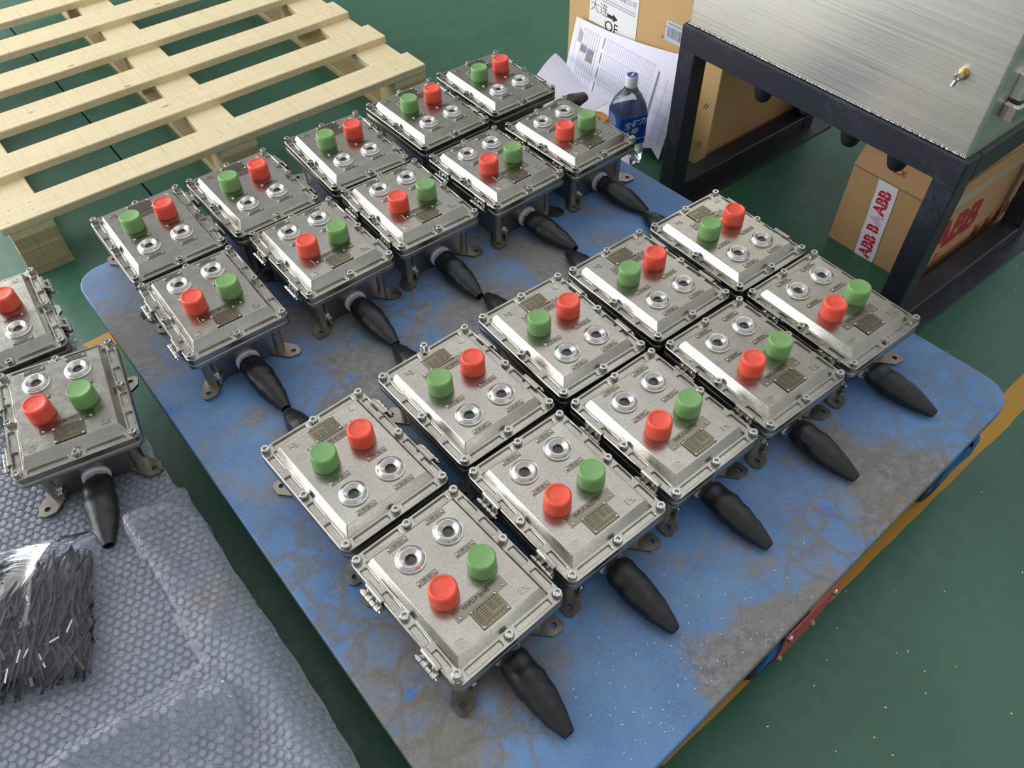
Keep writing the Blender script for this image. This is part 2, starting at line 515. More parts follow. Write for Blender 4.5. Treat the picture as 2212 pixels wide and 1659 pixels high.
for k, (o, mat, xs) in list(TX.items()):
    me = bpy.data.meshes.new_from_object(o.evaluated_get(dg))
    me.name = 'lettering'
    if xs != 1.0: me.transform(Matrix.Diagonal((xs, 1, 1, 1)))
    me.materials.clear(); me.materials.append(MT[mat])
    TX[k] = me
    bpy.data.objects.remove(o)

# ================================================================== the setting
FL = [(-6, -5), (9, -5), (9, 11), (-6, 11)]
mb = MB()
jx = 0.366                                        # expansion joint in the epoxy runs along the pallet
def floor_slab(u0, u1, v0, v1):
    b = MB(); b.box(u0, u1, v0, v1, -0.06, 0.0); return b
fl = obj('floor', floor_slab(-9, jx - 0.0025, -8, 14).mesh('floor_slab', MT['floor']), None, (0, 0, 0), (0, 0, TH), kind='structure')
obj('slab', floor_slab(jx + 0.0025, 9, -8, 14).mesh('floor_slab', MT['floor']), fl)
b = MB(); b.box(-9, 9, -8, 14, -0.09, -0.061)
obj('joint_bed', b.mesh('joint_bed', MT['black_void']), fl)
def strip(name, P, fl=fl):
    b = MB(); n = 60
    A, B_ = Vector(P[0] + (0,)), Vector(P[1] + (0,)); D_, E_ = Vector(P[3] + (0,)), Vector(P[2] + (0,))
    lo, hi = [], []
    for i in range(n + 1):
        j = lambda: Vector((0, random.uniform(-0.0016, 0.0016), 0))
        lo.append(A.lerp(B_, i / n) + j()); hi.append(D_.lerp(E_, i / n) + j())
    z = Vector((0, 0, 0.0006))
    b.loft([[p for p in lo], [p + z for p in lo], [p + z for p in hi], [p for p in hi]], closed=False)
    return obj(name, b.mesh(name, MT['yellow']), fl, label='worn yellow marking line')
strip('yellow_line', [(0.40, 0.147), (2.6, 0.184), (2.6, 0.236), (0.40, 0.199)])
strip('yellow_line', [(-1.6, 1.52), (1.0, 1.60), (1.0, 1.648), (-1.6, 1.57)])

wb = MB(); wb.box(-9, 9, 11.0, 11.2, 0, 6.0)
obj('wall_back', wb.mesh('wall_back', simple('painted_hall_wall', 'c9ccc8', 0.7)), None, (0, 0, 0), (0, 0, 0), kind='structure')
# ================================================================== trolleys
ZT = 0.2115
def caster(parent, u, v, dirv=-1, kind='caster'):
    c = obj('caster', None, parent, (u, v, 0)); c.empty_display_size = 0.03
    b = MB()
    mt = Matrix.Rotation(PI / 2, 4, 'X')
    mtw = Matrix.Translation((0, 0, 0.062)) @ mt
    b.lathe([(0.040, -0.018), (0.056, -0.018), (0.061, -0.013), (0.062, -0.006), (0.062, 0.006), (0.061, 0.013), (0.056, 0.018), (0.040, 0.018)], 36, mtw)
    obj('tyre', b.mesh('tyre', MT['tyre'], 35), c)
    b = MB(); b.lathe([(0.001, -0.014), (0.030, -0.014), (0.040, -0.017), (0.040, 0.017), (0.030, 0.014), (0.001, 0.014)], 28, mtw)
    obj('hub', b.mesh('hub', MT['hubblue'], 35), c)
    b = MB()
    for s in (-1, 1):
        L = []
        for y in (s * 0.0225, s * 0.0265):
            P = [(-0.052, y, 0.150), (-0.060, y, 0.094), (-0.036, y, 0.101), (-0.012, y, 0.104), (0.012, y, 0.104), (0.036, y, 0.101), (0.060, y, 0.094), (0.052, y, 0.150)]
            L.append(P)
        b.loft(L, True, True)
    b.box(-0.046, 0.046, -0.0265, 0.0265, 0.146, 0.152)
    b.box(-0.050, 0.050, -0.024, 0.060, 0.152, 0.160)
    b.lathe([(0.03, 0.160), (0.03, 0.172)], 20)
    obj('fork', b.mesh('fork', MT['hubblue'], 30), c)
    b = MB(); b.lathe([(0.008, -0.019), (0.008, 0.019)], 12, mtw, True, True)
    for s in (-1, 1): b.box(-0.008, 0.008, s * 0.0205 - 0.001, s * 0.0205 + 0.001, 0.056, 0.110)
    obj('axle', b.mesh('axle', MT['bright'], 35), c)
    return c

def trolley(name, label, P, zt, casters, r=0.055, mat='deck'):
    t = thing(name, label, 'trolley', (0, 0, 0), TH)
    b = MB()
    top = roundpoly(P, r, zt)
    cx = sum(p[0] for p in P) / 4; cy = sum(p[1] for p in P) / 4
    def inset(L, d, z): 
        out = []
        for p in L:
            v = Vector((cx - p[0], cy - p[1], 0)).normalized() * d
            out.append((p[0] + v.x, p[1] + v.y, z))
        return out
    b.loft([inset(top, 0.004, zt), inset(top, 0.0012, zt - 0.001), inset(top, 0, zt - 0.004), inset(top, 0, zt - 0.022), inset(top, 0.004, zt - 0.026), inset(top, 0.03, zt - 0.026)], True, True)
    obj('deck', b.mesh('deck', MT[mat], 40), t)
    b = MB()
    q = inset(top, 0.014, zt - 0.026)
    b.loft([q, inset(top, 0.014, zt - 0.038)], True, True)
    obj('skirt', b.mesh('skirt', MT['skirt'], 40), t)
    for u, v in casters: caster(t, u, v)
    return t
DECK = [(0.066, 1.572), (0.083, 0.118), (1.287, 0.167), (1.222, 1.602)]
tr = trolley('platform_trolley', 'worn blue platform trolley carrying the two blocks of control boxes', DECK, ZT,
             [(0.640, 0.1655), (1.150, 0.187), (0.22, 0.185), (0.2, 1.48), (0.66, 1.50), (1.10, 1.52)])
# chipped red plate bolted under the near edge
b = MB(); b.add([(x, y, z) for y in (-0.003, 0.0) for x, z in ((-0.060, -0.004), (-0.048, -0.118), (0.05, -0.118), (0.078, -0.06), (0.078, -0.004))], [(0, 1, 2, 3, 4), (9, 8, 7, 6, 5)] + [(i, (i + 1) % 5 + 0, (i + 1) % 5 + 5, i + 5) for i in range(5)])
pl = obj('bumper_plate', b.mesh('bumper_plate', MT['redplate']), tr, (0.672, 0.1405, ZT - 0.02), (0, 0, rad(2.2)), label='chipped red plate')
b = MB(); b.lathe([(0.0065, 0), (0.0065, 0.003), (0.004, 0.005)], 12, Matrix.Rotation(PI / 2, 4, 'X'), False, True)
bolt = b.mesh('bolt', MT['bright'], 35)
for x, z in ((-0.048, -0.018), (0.066, -0.018), (-0.040, -0.108), (0.044, -0.100)): obj('bolt', bolt, pl, (x, -0.003, z))
# bracket with a brake lever beside the second caster
b = MB()
b.tube([(0, 0.012, 0.03), (0.022, 0.002, 0.012), (0.045, -0.004, -0.012), (0.056, -0.004, -0.030)], 0.004, 8)
b.cbox(-0.03, 0.04, -0.002, 0.008, 0.026, 0.034)
obj('brake_lever', b.mesh('brake_lever', MT['bright'], 40), tr, (1.175, 0.172, 0.10))
DECK2 = [(-1.15, 1.50), (-1.15, 0.08), (0.012, 0.08), (0.000, 1.50)]
tr2 = trolley('platform_trolley', 'second platform trolley hidden under the bubble wrap', DECK2, 0.2035,
              [(-0.08, 0.2), (-0.08, 1.38), (-1.0, 0.2), (-1.0, 1.38)], mat='deck_pale')

# ================================================================== control box parts (meshes shared by all boxes)
HZ = 0.1035                                                    # height of the lid flange
def lid_mesh():
    b = MB()
    out = rrect(0.0963, 0.1217, 0.013, HZ)
    ins = rrect(0.0953, 0.1207, 0.012, HZ)
    b.loft([rrect(0.0953, 0.1207, 0.012, 0.0915), rrect(0.0963, 0.1217, 0.013, 0.0925), rrect(0.0963, 0.1217, 0.013, HZ - 0.001), ins], True)
    def pocket(hx, hy, cx, cy):
        o = rrect(hx, hy, 0.0025, HZ, 3, cx, cy)
        b.loft([o, rrect(hx - 0.0008, hy - 0.0008, 0.0022, HZ - 0.0008, 3, cx, cy), rrect(hx - 0.0014, hy - 0.0014, 0.002, HZ - 0.0040, 3, cx, cy)], False, True)
        return o
    def bore(x, y):
        o = circ(0.0077, HZ, x, y)
        b.loft([o, circ(0.0073, HZ - 0.0006, x, y), circ(0.0073, HZ - 0.0026, x, y), circ(0.0042, HZ - 0.0026, x, y), circ(0.0042, HZ - 0.011, x, y)], False, True)
        return o
    rect = lambda x0, x1, y0, y1: [(x0, y0), (x1, y0), (x1, y1), (x0, y1)]
    BX, BY = 0.0796, 0.1036
    for sx in (-1, 1):
        xa, xb = sorted((sx * BX, sx * 0.0953))
        b.ring_cell(rect(xa, xb, -0.0095, 0.0095), bore(sx * 0.0875, 0), HZ)
        for sy in (-1, 1):
            for c0, hy, y0, y1 in ((0.032, 0.0175, 0.0095, 0.055), (0.0795, 0.0185, 0.055, BY)):
                ya, yb = sorted((sy * y0, sy * y1))
                b.ring_cell(rect(xa, xb, ya, yb), pocket(0.0060, hy, sx * 0.0878, sy * c0), HZ)
            ya, yb = sorted((sy * BY, sy * 0.1207))
            arc = [p for p in ins if sx * p[0] > 0.0833 - 1e-6 and sy * p[1] > 0.1087 - 1e-6]
            cell = [(sx * BX, sy * BY), (sx * 0.0953, sy * BY)] + (arc if sx * sy > 0 else arc[::-1]) + [(sx * BX, sy * 0.1207)]
            b.ring_cell(cell, bore(sx * 0.0875, sy * 0.1121), HZ)
            xa2, xb2 = sorted((sx * 0.010, sx * BX))
            b.ring_cell(rect(xa2, xb2, ya, yb), pocket(0.031, 0.0058, sx * 0.0435, sy * 0.1122), HZ)
    for sy in (-1, 1):
        ya, yb = sorted((sy * BY, sy * 0.1207))
        b.ring_cell(rect(-0.010, 0.010, ya, yb), bore(0, sy * 0.1121), HZ)
    base = rrect(BX, BY, 1e-7, HZ)
    zt = 0.119
    b.loft([base, rrect(0.0788, 0.1028, 0.0016, HZ + 0.0009), rrect(0.0722, 0.0950, 0.0022, zt - 0.0010), rrect(0.0711, 0.0939, 0.0018, zt)], False, True)
    return b.mesh('lid', MT['lid'], 22)
SCREWS = [(sx * 0.0875, sy * 0.1121) for sx in (-1, 1) for sy in (-1, 1)] + [(0, 0.1121), (0, -0.1121), (0.0875, 0), (-0.0875, 0)]
PT = 0.119
def body_mesh():
    b = MB()
    b.loft([rrect(0.0735, 0.0935, 0.012, 0.0), rrect(0.0745, 0.0945, 0.012, 0.002), rrect(0.0765, 0.0965, 0.013, 0.068), rrect(0.0785, 0.0985, 0.013, 0.074),
            rrect(0.093, 0.1185, 0.012, 0.0785), rrect(0.0963, 0.1217, 0.013, 0.0800), rrect(0.0963, 0.1217, 0.013, 0.0885), rrect(0.0953, 0.1207, 0.012, 0.0898), rrect(0.0945, 0.1199, 0.012, 0.0898), rrect(0.0945, 0.1199, 0.012, 0.0914)], True, True)
    for sx in (-1, 1):                                          # corner pillars
        for sy in (-1, 1):
            b.lathe([(0.012, 0.0), (0.0125, 0.07), (0.013, 0.079)], 16, Matrix.Translation((sx * 0.0665, sy * 0.0865, 0)))
    # boss around the cable entry
    b.lathe([(0.024, 0.0955), (0.0235, 0.0995)], 28, Matrix.Translation((0.002, 0, 0.0285)) @ Matrix.Rotation(PI / 2, 4, 'X'), False, True)
    return b.mesh('body', MT['body'], 40)
def foot_mesh():
    b = MB()
    P = [(-0.036, -0.0165), (0.001, -0.0165), (0.0142, -0.0045), (0.0142, 0.0045), (0.001, 0.0165), (-0.036, 0.0165)]
    for z, fl_ in ((0.005, False), (0.0, True)):
        b.ring_cell(P, circ(0.0048, z, 0, 0, 16), z, fl_)
    b.loft([[(x, y, 0.0) for x, y in P], [(x, y, 0.005) for x, y in P]])
    b.loft([circ(0.0048, 0.0, 0, 0, 16), circ(0.0048, 0.005, 0, 0, 16)])
    return b.mesh('foot', MT['foot'], 30)
def screw_mesh():
    b = MB()
    b.lathe([(0.0044, -0.004), (0.0044, 0.0), (0.0071, 0.0), (0.0071, 0.0012), (0.0068, 0.0014), (0.0068, 0.0024), (0.0058, 0.0024), (0.0064, 0.003), (0.0066, 0.0035), (0.0066, 0.0098), (0.0060, 0.0104), (0.0040, 0.0104)], 20, None, True)
    n = 20
    hexr = lambda a: 0.0031 / math.cos(((a + PI / 6) % (PI / 3)) - PI / 6)
    rim = [(0.0040 * math.cos(2 * PI * i / n), 0.0040 * math.sin(2 * PI * i / n), 0.0104) for i in range(n)]
    hx = [(hexr(2 * PI * i / n) * math.cos(2 * PI * i / n), hexr(2 * PI * i / n) * math.sin(2 * PI * i / n), 0.0102) for i in range(n)]
    b.loft([rim, hx, [(x, y, 0.0068) for x, y, z in hx]], False, True)
    return b.mesh('screw', MT['bright'], 30)
def sight_mesh():
    b = MB()
    b.lathe([(0.0222, 0), (0.0222, 0.0026), (0.0212, 0.0032), (0.0202, 0.0034), (0.0200, 0.0044), (0.0196, 0.0050), (0.0178, 0.0074), (0.0160, 0.0086), (0.0145, 0.0088), (0.0136, 0.0084), (0.0084, 0.0034), (0.0080, 0.0030), (0.0078, -0.002)], 36, None, True)
    return b.mesh('sight_ring', MT['alu'], 20)
def lens_mesh(mat):
    b = MB(); b.lathe([(0.0079, -0.002), (0.0078, 0.0006), (0.006, 0.0010), (0.0058, 0.0004), (0.0005, 0.0014)], 24, None, True, True)
    return b.mesh('lens', MT[mat], 40)
def cap_mesh(mat, ring):
    b = MB()
    pr = [(0.0206, 0), (0.0210, 0.0012), (0.0209, 0.008), (0.0205, 0.020), (0.0202, 0.0272), (0.0194, 0.0292), (0.0182, 0.0302)]
    if ring: pr += [(0.0166, 0.0304), (0.0158, 0.0300), (0.0152, 0.0286), (0.0146, 0.0282), (0.006, 0.0280), (0.0004, 0.0280)]
    else: pr += [(0.0165, 0.0298), (0.012, 0.0292), (0.006, 0.0288), (0.0004, 0.0287)]
    b.lathe(pr, 40, None, True, True)
    return b.mesh('button_cap', MT[mat], 40)
def plate_mesh(hx, hy, mat, t=0.0009):
    b = MB(); b.cbox(-hx, hx, -hy, hy, 0, t, 0.0003); return b.mesh('plate', MT[mat])
def rivet_mesh(r=0.0024):
    b = MB(); b.lathe([(r, 0), (r, 0.0006), (r * 0.85, 0.0014), (r * 0.45, 0.0020), (r * 0.3, 0.0020), (r * 0.28, 0.0013)], 12, None, False, True)
    return b.mesh('rivet', MT['bright'], 50)
def nameprint_mesh(mat, rows):
    b = MB(); z = 0.0
    rr = random.Random(3)
    q = lambda x0, x1, y0, y1: b.add([(x0, y0, z), (x1, y0, z), (x1, y1, z), (x0, y1, z)], [(0, 1, 2, 3)])
    rows(q, rr)
    return b.mesh('print', MT[mat])
def rows_main(q, rr):
    for i in range(8): q(-0.0135 + i * 0.0042, -0.0135 + i * 0.0042 + 0.0021, 0.0108, 0.0133)
    for y in (0.0098, -0.0085, -0.0118): q(-0.0225, 0.0225, y, y + 0.00022)
    for r in range(5):
        y = 0.0070 - r * 0.0034
        for i in range(4): q(-0.0218 + i * 0.0023, -0.0218 + i * 0.0023 + 0.0014, y, y + 0.0017)
        q(-0.0120, 0.0005, y - 0.0004, y - 0.0002)
        for i in range(6): q(-0.0112 + i * 0.0017, -0.0112 + i * 0.0017 + 0.0010, y, y + 0.0013)
        if r < 4:
            for i in range(4): q(0.0022 + i * 0.0022, 0.0022 + i * 0.0022 + 0.0013, y, y + 0.0017)
            q(0.0118, 0.0212, y - 0.0004, y - 0.0002)
            for i in range(3 + r % 2): q(0.0130 + i * 0.0017, 0.0130 + i * 0.0017 + 0.0010, y, y + 0.0013)
    for i in range(12): q(-0.019 + i * 0.0033, -0.019 + i * 0.0033 + 0.0014, -0.0112, -0.0093)
def rows_red(q, rr):
    q(-0.0195, -0.0168, 0.0106, 0.0134)
    for i in range(6): q(-0.0165 + i * 0.0063, -0.0165 + i * 0.0063 + 0.0016, -0.0144, -0.0127)
def logo_mesh():
    b = MB(); t = 0.0007
    b.cbox(-0.0062, -0.0048, -0.0055, 0.0055, 0, t, 0.0002)
    b.cbox(-0.0030, -0.0016, -0.0055, 0.0055, 0, t, 0.0002)
    b.cbox(-0.0048, -0.0030, -0.0055, -0.0042, 0, t, 0.0002)
    b.cbox(0.0004, 0.0018, -0.0055, 0.0030, 0, t, 0.0002)
    L = []
    for r in (0.0045, 0.0031):
        L.append([(0.0018 + r * math.cos(a) * 1.1, 0.0010 + r * math.sin(a), t) for a in [(-0.5 + i / 8) * PI for i in range(9)]])
    L.append([(x, y, 0) for x, y, z in L[1]]); L.insert(0, [(x, y, 0) for x, y, z in L[0]])
    b.loft(L, closed=False)
    b.cbox(-0.0016, 0.0018, 0.0041, 0.0055, 0, t, 0.0002)
    return b.mesh('emblem', MT['lid'])
def hinge_meshes():
    # -x side of the lid; origin at hinge middle
    b = MB(); b.cbox(-0.0990, -0.0915, -0.0185, 0.0185, HZ - 0.001, HZ + 0.0032, 0.0012)      # lug cast on the lid
    b.loft([[(-0.1004, y, z) for y, z in P] for P in ([(-0.0185, 0.1055), (-0.0185, 0.0945), (-0.0165, 0.0925), (0.0165, 0.0925), (0.0185, 0.0945), (0.0185, 0.1055)],)] +
           [[(-0.0972, y, z) for y, z in [(-0.0185, 0.1055), (-0.0185, 0.0945), (-0.0165, 0.0925), (0.0165, 0.0925), (0.0185, 0.0945), (0.0185, 0.1055)]]], True, True)
    leaf = b.mesh('hinge_leaf', MT['lid'], 30)
    b = MB(); b.box(-0.0995, -0.0965, -0.0175, 0.0175, 0.0770, 0.0900)
    leaf2 = b.mesh('hinge_leaf', MT['bright'])
    b = MB(); m_ = Matrix.Translation((-0.1058, 0, 0.0905)) @ Matrix.Rotation(PI / 2, 4, 'X')
    for k in range(4):
        z0 = -0.020 + k * 0.0100
        b.lathe([(0.0038, z0 + 0.0003), (0.0043, z0 + 0.0008), (0.0043, z0 + 0.0089), (0.0038, z0 + 0.0094)], 14, m_, True, True)
        y = -(z0 + 0.005)
        b.box(-0.1050, -0.0985, y - 0.0042, y + 0.0042, 0.0925 if k % 2 else 0.0862, 0.0945 if k % 2 else 0.0880)
    b.lathe([(0.0022, -0.0225), (0.0022, 0.0235)], 10, m_, True, True)
    barrel = b.mesh('hinge_barrel', MT['bright'], 35)
    b = MB()
    for y in (-0.0105, 0.0105):
        b.lathe([(0.0036, 0.1004), (0.0036, 0.1016), (0.0024, 0.1026), (0.0014, 0.1026), (0.0013, 0.1018)], 14, Matrix.Translation((0, y, 0.0985)) @ Matrix.Rotation(-PI / 2, 4, 'Y'), False, True)
    scr = b.mesh('hinge_rivet', MT['bright'], 40)
    return leaf, leaf2, barrel, scr
def gland_meshes():
    m_ = Matrix.Translation((0.002, 0, 0.0285)) @ Matrix.Rotation(PI / 2, 4, 'X')
    b = MB(); b.lathe([(0.012, 0.0993), (0.0212, 0.0993), (0.0224, 0.1000), (0.0224, 0.1054), (0.0216, 0.1064), (0.0150, 0.1064)], 32, m_)
    wa = b.mesh('sealing_washer', MT['washer'], 35)
    b = MB(); b.lathe([(0.0165, 0.1060), (0.0186, 0.1068), (0.0186, 0.1140), (0.0172, 0.1150), (0.0150, 0.1150), (0.0150, 0.120)], 6, m_, True, True, 0.3)
    nut = b.mesh('hex_nut', MT['bright'])
    return wa, nut
def sleeve_mesh(seed, dx, tip=(-0.2375, 0.0125)):
    rr = random.Random(seed)
    b = MB(); n = 26; N = 30; L = []
    p0 = Vector((0.002, -0.1160, 0.0284)); p1 = Vector((dx, tip[0], tip[1]))
    ph = [rr.uniform(0, 2 * PI) for _ in range(8)]
    for i in range(N + 1):
        t = i / N
        c = p0.lerp(p1, t)
        if t < 0.55: r = 0.0205 + 0.0030 * math.sin(t * 5.2)
        else:
            k = (t - 0.55) / 0.45
            r = 0.0213 * (1 - k) + 0.0082 * k + 0.0016 * math.sin(k * PI)
        r += 0.0011 * math.sin(t * 22 + ph[0]) * max(0, 1 - t * 1.4)
        lp = []
        for j in range(n):
            a = 2 * PI * j / n
            q = r * (1 + 0.035 * math.sin(2 * a + ph[1] + t * 3) * (1 - 0.4 * t) + 0.03 * math.sin(3 * a + ph[2] - t * 7) * (t < 0.7) + 0.016 * math.sin(t * 30 + ph[4] + 2 * a))
            z = c.z + q * 0.94 * math.sin(a)
            lp.append((c.x + q * 1.06 * math.cos(a), c.y, max(z, 0.0012)))
        L.append(lp)
    d = (p1 - p0).normalized()
    c = p1
    L.append([tuple(c + (Vector(p) - c) * 0.78) for p in L[-1]])
    L.append([tuple(Vector(p) - d * 0.02) for p in L[-1]])
    # cuff back over the nut
    L.insert(0, [tuple(Vector((p[0], p[1] + 0.0015, p[2])) * 1.0) for p in [(p0.x + (q[0] - p0.x) * 0.86, q[1], p0.z + (q[2] - p0.z) * 0.86) for q in L[0]]])
    b.loft(L, True, True)
    return b.mesh('cable_sleeve', MT['sleeve'], 50)
def earth_meshes():
    m_ = Matrix.Translation((-0.0575, 0, 0.0195)) @ Matrix.Rotation(PI / 2, 4, 'X')
    b = MB()
    b.lathe([(0.0085, 0.0935), (0.0085, 0.0985), (0.0078, 0.0990), (0.0078, 0.1000), (0.0070, 0.1000), (0.0070, 0.1015), (0.0052, 0.1015), (0.0052, 0.1058), (0.0044, 0.1066)], 16, m_, False, True)
    b.lathe([(0.0028, 0.006), (0.0030, -0.004), (0.0026, -0.006)], 10, Matrix.Translation((-0.0575, -0.1035, 0.0120)), True, True)
    return b.mesh('earth_bolt', MT['bright'], 35)

ME = dict(lid=lid_mesh(), body=body_mesh(), foot=foot_mesh(), screw=screw_mesh(), sight=sight_mesh(),
          lr=lens_mesh('lens_red'), lg=lens_mesh('lens_green'), red=cap_mesh('red', True), green=cap_mesh('green', False),
          lab=plate_mesh(0.0172, 0.0046, 'plate'), tagp=plate_mesh(0.0430, 0.0092, 'plate'), namep=plate_mesh(0.0237, 0.0163, 'nameplate', 0.0010),
          rivet=rivet_mesh(), pm=nameprint_mesh('print', rows_main), pr=nameprint_mesh('printred', rows_red), logo=logo_mesh(), earth=earth_meshes())
ME['leaf'], ME['leaf2'], ME['barrel'], ME['hrivet'] = hinge_meshes()
ME['washer'], ME['nut'] = gland_meshes()
SLV = {}
def control_box(key, x, y, th, label, dx, z=ZT, seed=0, raised=None, missing=None, tilt=0.0):
    t = thing('control_box', label, 'control box', (x, y, z), th, 'stainless explosion-proof control boxes')
    obj('body', ME['body'], t)
    for sx in (-1, 1):
        for sy in (-1, 1):
            obj('foot', ME['foot'], t, (sx * 0.0858, -0.1115, 0) if sy < 0 else (sx * 0.0880, 0.1070, 0), (0, 0, math.atan2(-1.15, sx) if sy < 0 else math.atan2(0.75, sx)))
    lid = obj('lid', ME['lid'], t)
    rr = random.Random(seed + 5)
    for i, (sx, sy) in enumerate(SCREWS):
        if i == missing: continue
        obj('screw', ME['screw'], t, (sx, sy, HZ - 0.0026 + rr.uniform(0, 0.0014) + (0.0135 if i == raised else 0)), (0, 0, rr.uniform(0, 2)))
    for hy in (0.0565, -0.068):
        h = obj('hinge', ME['barrel'], t, (0, hy, 0))
        obj('hinge_leaf', ME['leaf'], h); obj('hinge_leaf', ME['leaf2'], h); obj('hinge_rivet', ME['hrivet'], h)
    for sx, lens, nm in ((-0.0333, 'lr', 'red lens'), (0.0333, 'lg', 'green lens')):
        s = obj('sight_ring', ME['sight'], t, (sx, 0.0555, PT), (0, 0, rr.uniform(0, 1)))
        obj('lens', ME[lens], s, label='dark ' + nm)
    obj('button_cap', ME['red'], t, (-0.0333, -0.0190, PT), (rr.uniform(-.02, .02), rr.uniform(-.02, .02), rr.uniform(0, 6)), label='red silicone button cap')
    obj('button_cap', ME['green'], t, (0.0335, -0.0190, PT), (rr.uniform(-.02, .02), rr.uniform(-.02, .02), rr.uniform(0, 6)), label='green silicone button cap')
    for px, py, w in ((-0.0335, 0.0878, 'run'), (0.0335, 0.0878, 'stop'), (-0.0335, 0.0185, 'start'), (0.0335, 0.0185, 'stop')):
        p = obj('label_plate', ME['lab'], t, (px, py, PT), (0, 0, rr.uniform(-.02, .02)))
        obj('lettering', TX[w], p, (0, 0, 0.00095))
        for s in (-1, 1): obj('rivet', ME['rivet'], p, (s * 0.0140, 0, 0.0008), (0, 0, rr.uniform(0, 3)))
    p = obj('tag_plate', ME['tagp'], t, (0, -0.0520, PT), (0, 0, rr.uniform(-.012, .012)))
    obj('lettering', TX['tag' + TAGS[key]], p, (-0.004, 0.0028, 0.00095))
    for s in (-1, 1): obj('rivet', ME['rivet'], p, (s * 0.0360, -0.0052, 0.0008))
    p = obj('nameplate', ME['namep'], t, (0, -0.0743, PT + 0.0009))
    obj('print', ME['pm'], p, (0, 0, 0.00105)); obj('print', ME['pr'], p, (0, 0, 0.00105))
    for sx in (-1, 1):
        for sy in (-1, 1): obj('rivet', ME['rivet'], p, (sx * 0.0208, sy * 0.0137, 0.0009))
    obj('embossed_letters', TX['Ex'], t, (0.0535, -0.0810, PT + 0.0003))
    obj('embossed_emblem', ME['logo'], t, (-0.0570, -0.0825, PT))
    obj('sealing_washer', ME['washer'], t); obj('hex_nut', ME['nut'], t); obj('earth_bolt', ME['earth'], t)
    k = (seed % 4, round(dx, 3), key == 'F1')
    if k not in SLV: SLV[k] = sleeve_mesh(k[0], dx, (-0.247, 0.030)) if key == 'F1' else sleeve_mesh(k[0], dx)
    obj('cable_sleeve', SLV[k], t, label='black rubber cable sleeve')
    return t
ORD = ['first', 'second', 'third', 'fourth', 'fifth']
BOX = {'D': [(-0.0828, 0.5256, 0.7155, -0.006), (0.0773, 0.6662, 0.6736, 0.005), (0.2410, 0.7983, 0.6711, 0.006), (0.4124, 0.9229, 0.6433, 0.010), (0.5804, 1.0487, 0.6436, 0.019)],
       'C': [(-0.2472, 0.7193, -2.4308, -0.003), (-0.0784, 0.8637, -2.4539, -0.012), (0.0869, 0.9953, -2.4929, -0.010), (0.2562, 1.1200, -2.4780, -0.016), (0.4257, 1.2434, -2.4974, -0.019)],
       'B': [(-0.5507, 1.0919, 0.6464, 0.007), (-0.3717, 1.2419, 0.6736, 0.005), (-0.2077, 1.3745, 0.6417, 0.005), (-0.0278, 1.4995, 0.6826, 0.021), (0.1397, 1.6221, 0.6920, 0.016)],
       'A': [(-0.7052, 1.2939, -2.4830, 0.0), (-0.5411, 1.4232, -2.4641, 0.0), (-0.3611, 1.5709, -2.5183, 0.0), (-0.1890, 1.7149, -2.4629, 0.0), (-0.0292, 1.8488, -2.4824, 0.0)]}
LAB = {'D': 'steel control box along the trolley\'s near edge, %s in its row from the bubble wrap',
       'C': 'upside-down steel control box in the front block, %s in its row from the bubble wrap',
       'B': 'steel control box of the rear block facing the bare aisle, %s from the bubble wrap',
       'A': 'upside-down steel control box beside the pallet, %s in its row from the bubble wrap'}
RAISED = {'D1': 1 - 1, 'C2': 5}
MISS = {'D5': 5}
n_ = 0
for row in 'DCBA':
    for i, (x, y, th, dx) in enumerate(BOX[row]):
        k = row + str(i + 1); n_ += 1
        control_box(k, x, y, th, LAB[row] % ORD[i], dx, ZT, n_, RAISED.get(k), MISS.get(k))
control_box('F1', -0.7358, 0.8501, 0.4738, 'steel control box on the bubble wrap with its black sleeve hanging over the folded wrap', -0.003, 0.2080, 30)
control_box('E1', -0.928, 1.040, -2.555, 'upside-down steel control box on the bubble wrap, partly outside the picture', 0.0, 0.2080, 31)

# ================================================================== pallet
pal = thing('wooden_pallet', 'new pale pine pallet lying empty on the green floor', 'pallet', wpt(0.0, 1.925), TH)
def plank(name, L, Wd, T, mat, c=0.002):
    b = MB()
    n = 8
    lo = []
    for i in range(n + 1):
        x = L * i / n
        j = random.uniform(-0.0012, 0.0012) if 0 < i < n else 0
        P = [(x, 0 + j, 0), (x, j, T - c), (x, c + j, T), (x, Wd - c, T), (x, Wd, T - c), (x, Wd, 0)]
        lo.append(P)
    b.loft(lo, True, True)
    return b.mesh(name, mat)
PZ = 0.152
for i in range(7):
    v0 = 0.215 * i
    w_ = 0.098 + random.uniform(-0.006, 0.006)
    o = obj('deck_board', plank('deck_board', 1.203 + random.uniform(-0.006, 0.008), w_, 0.020, MT['wood']), pal, (random.uniform(-0.004, 0.004), v0, PZ - 0.020), (0, 0, random.uniform(-0.004, 0.004)))
    # nails
    b = MB()
    for su in (0.03, 0.085, 0.57, 0.62, 1.12, 1.175):
        for dv in (0.028, 0.07):
            b.lathe([(0.0028, 0), (0.0018, 0.0006)], 6, Matrix.Translation((su + random.uniform(-.012, .012), dv + random.uniform(-.01, .01), 0.0199)), False, True)
    obj('nail', b.mesh('nail', MT['wood_end']), o, kind='stuff')
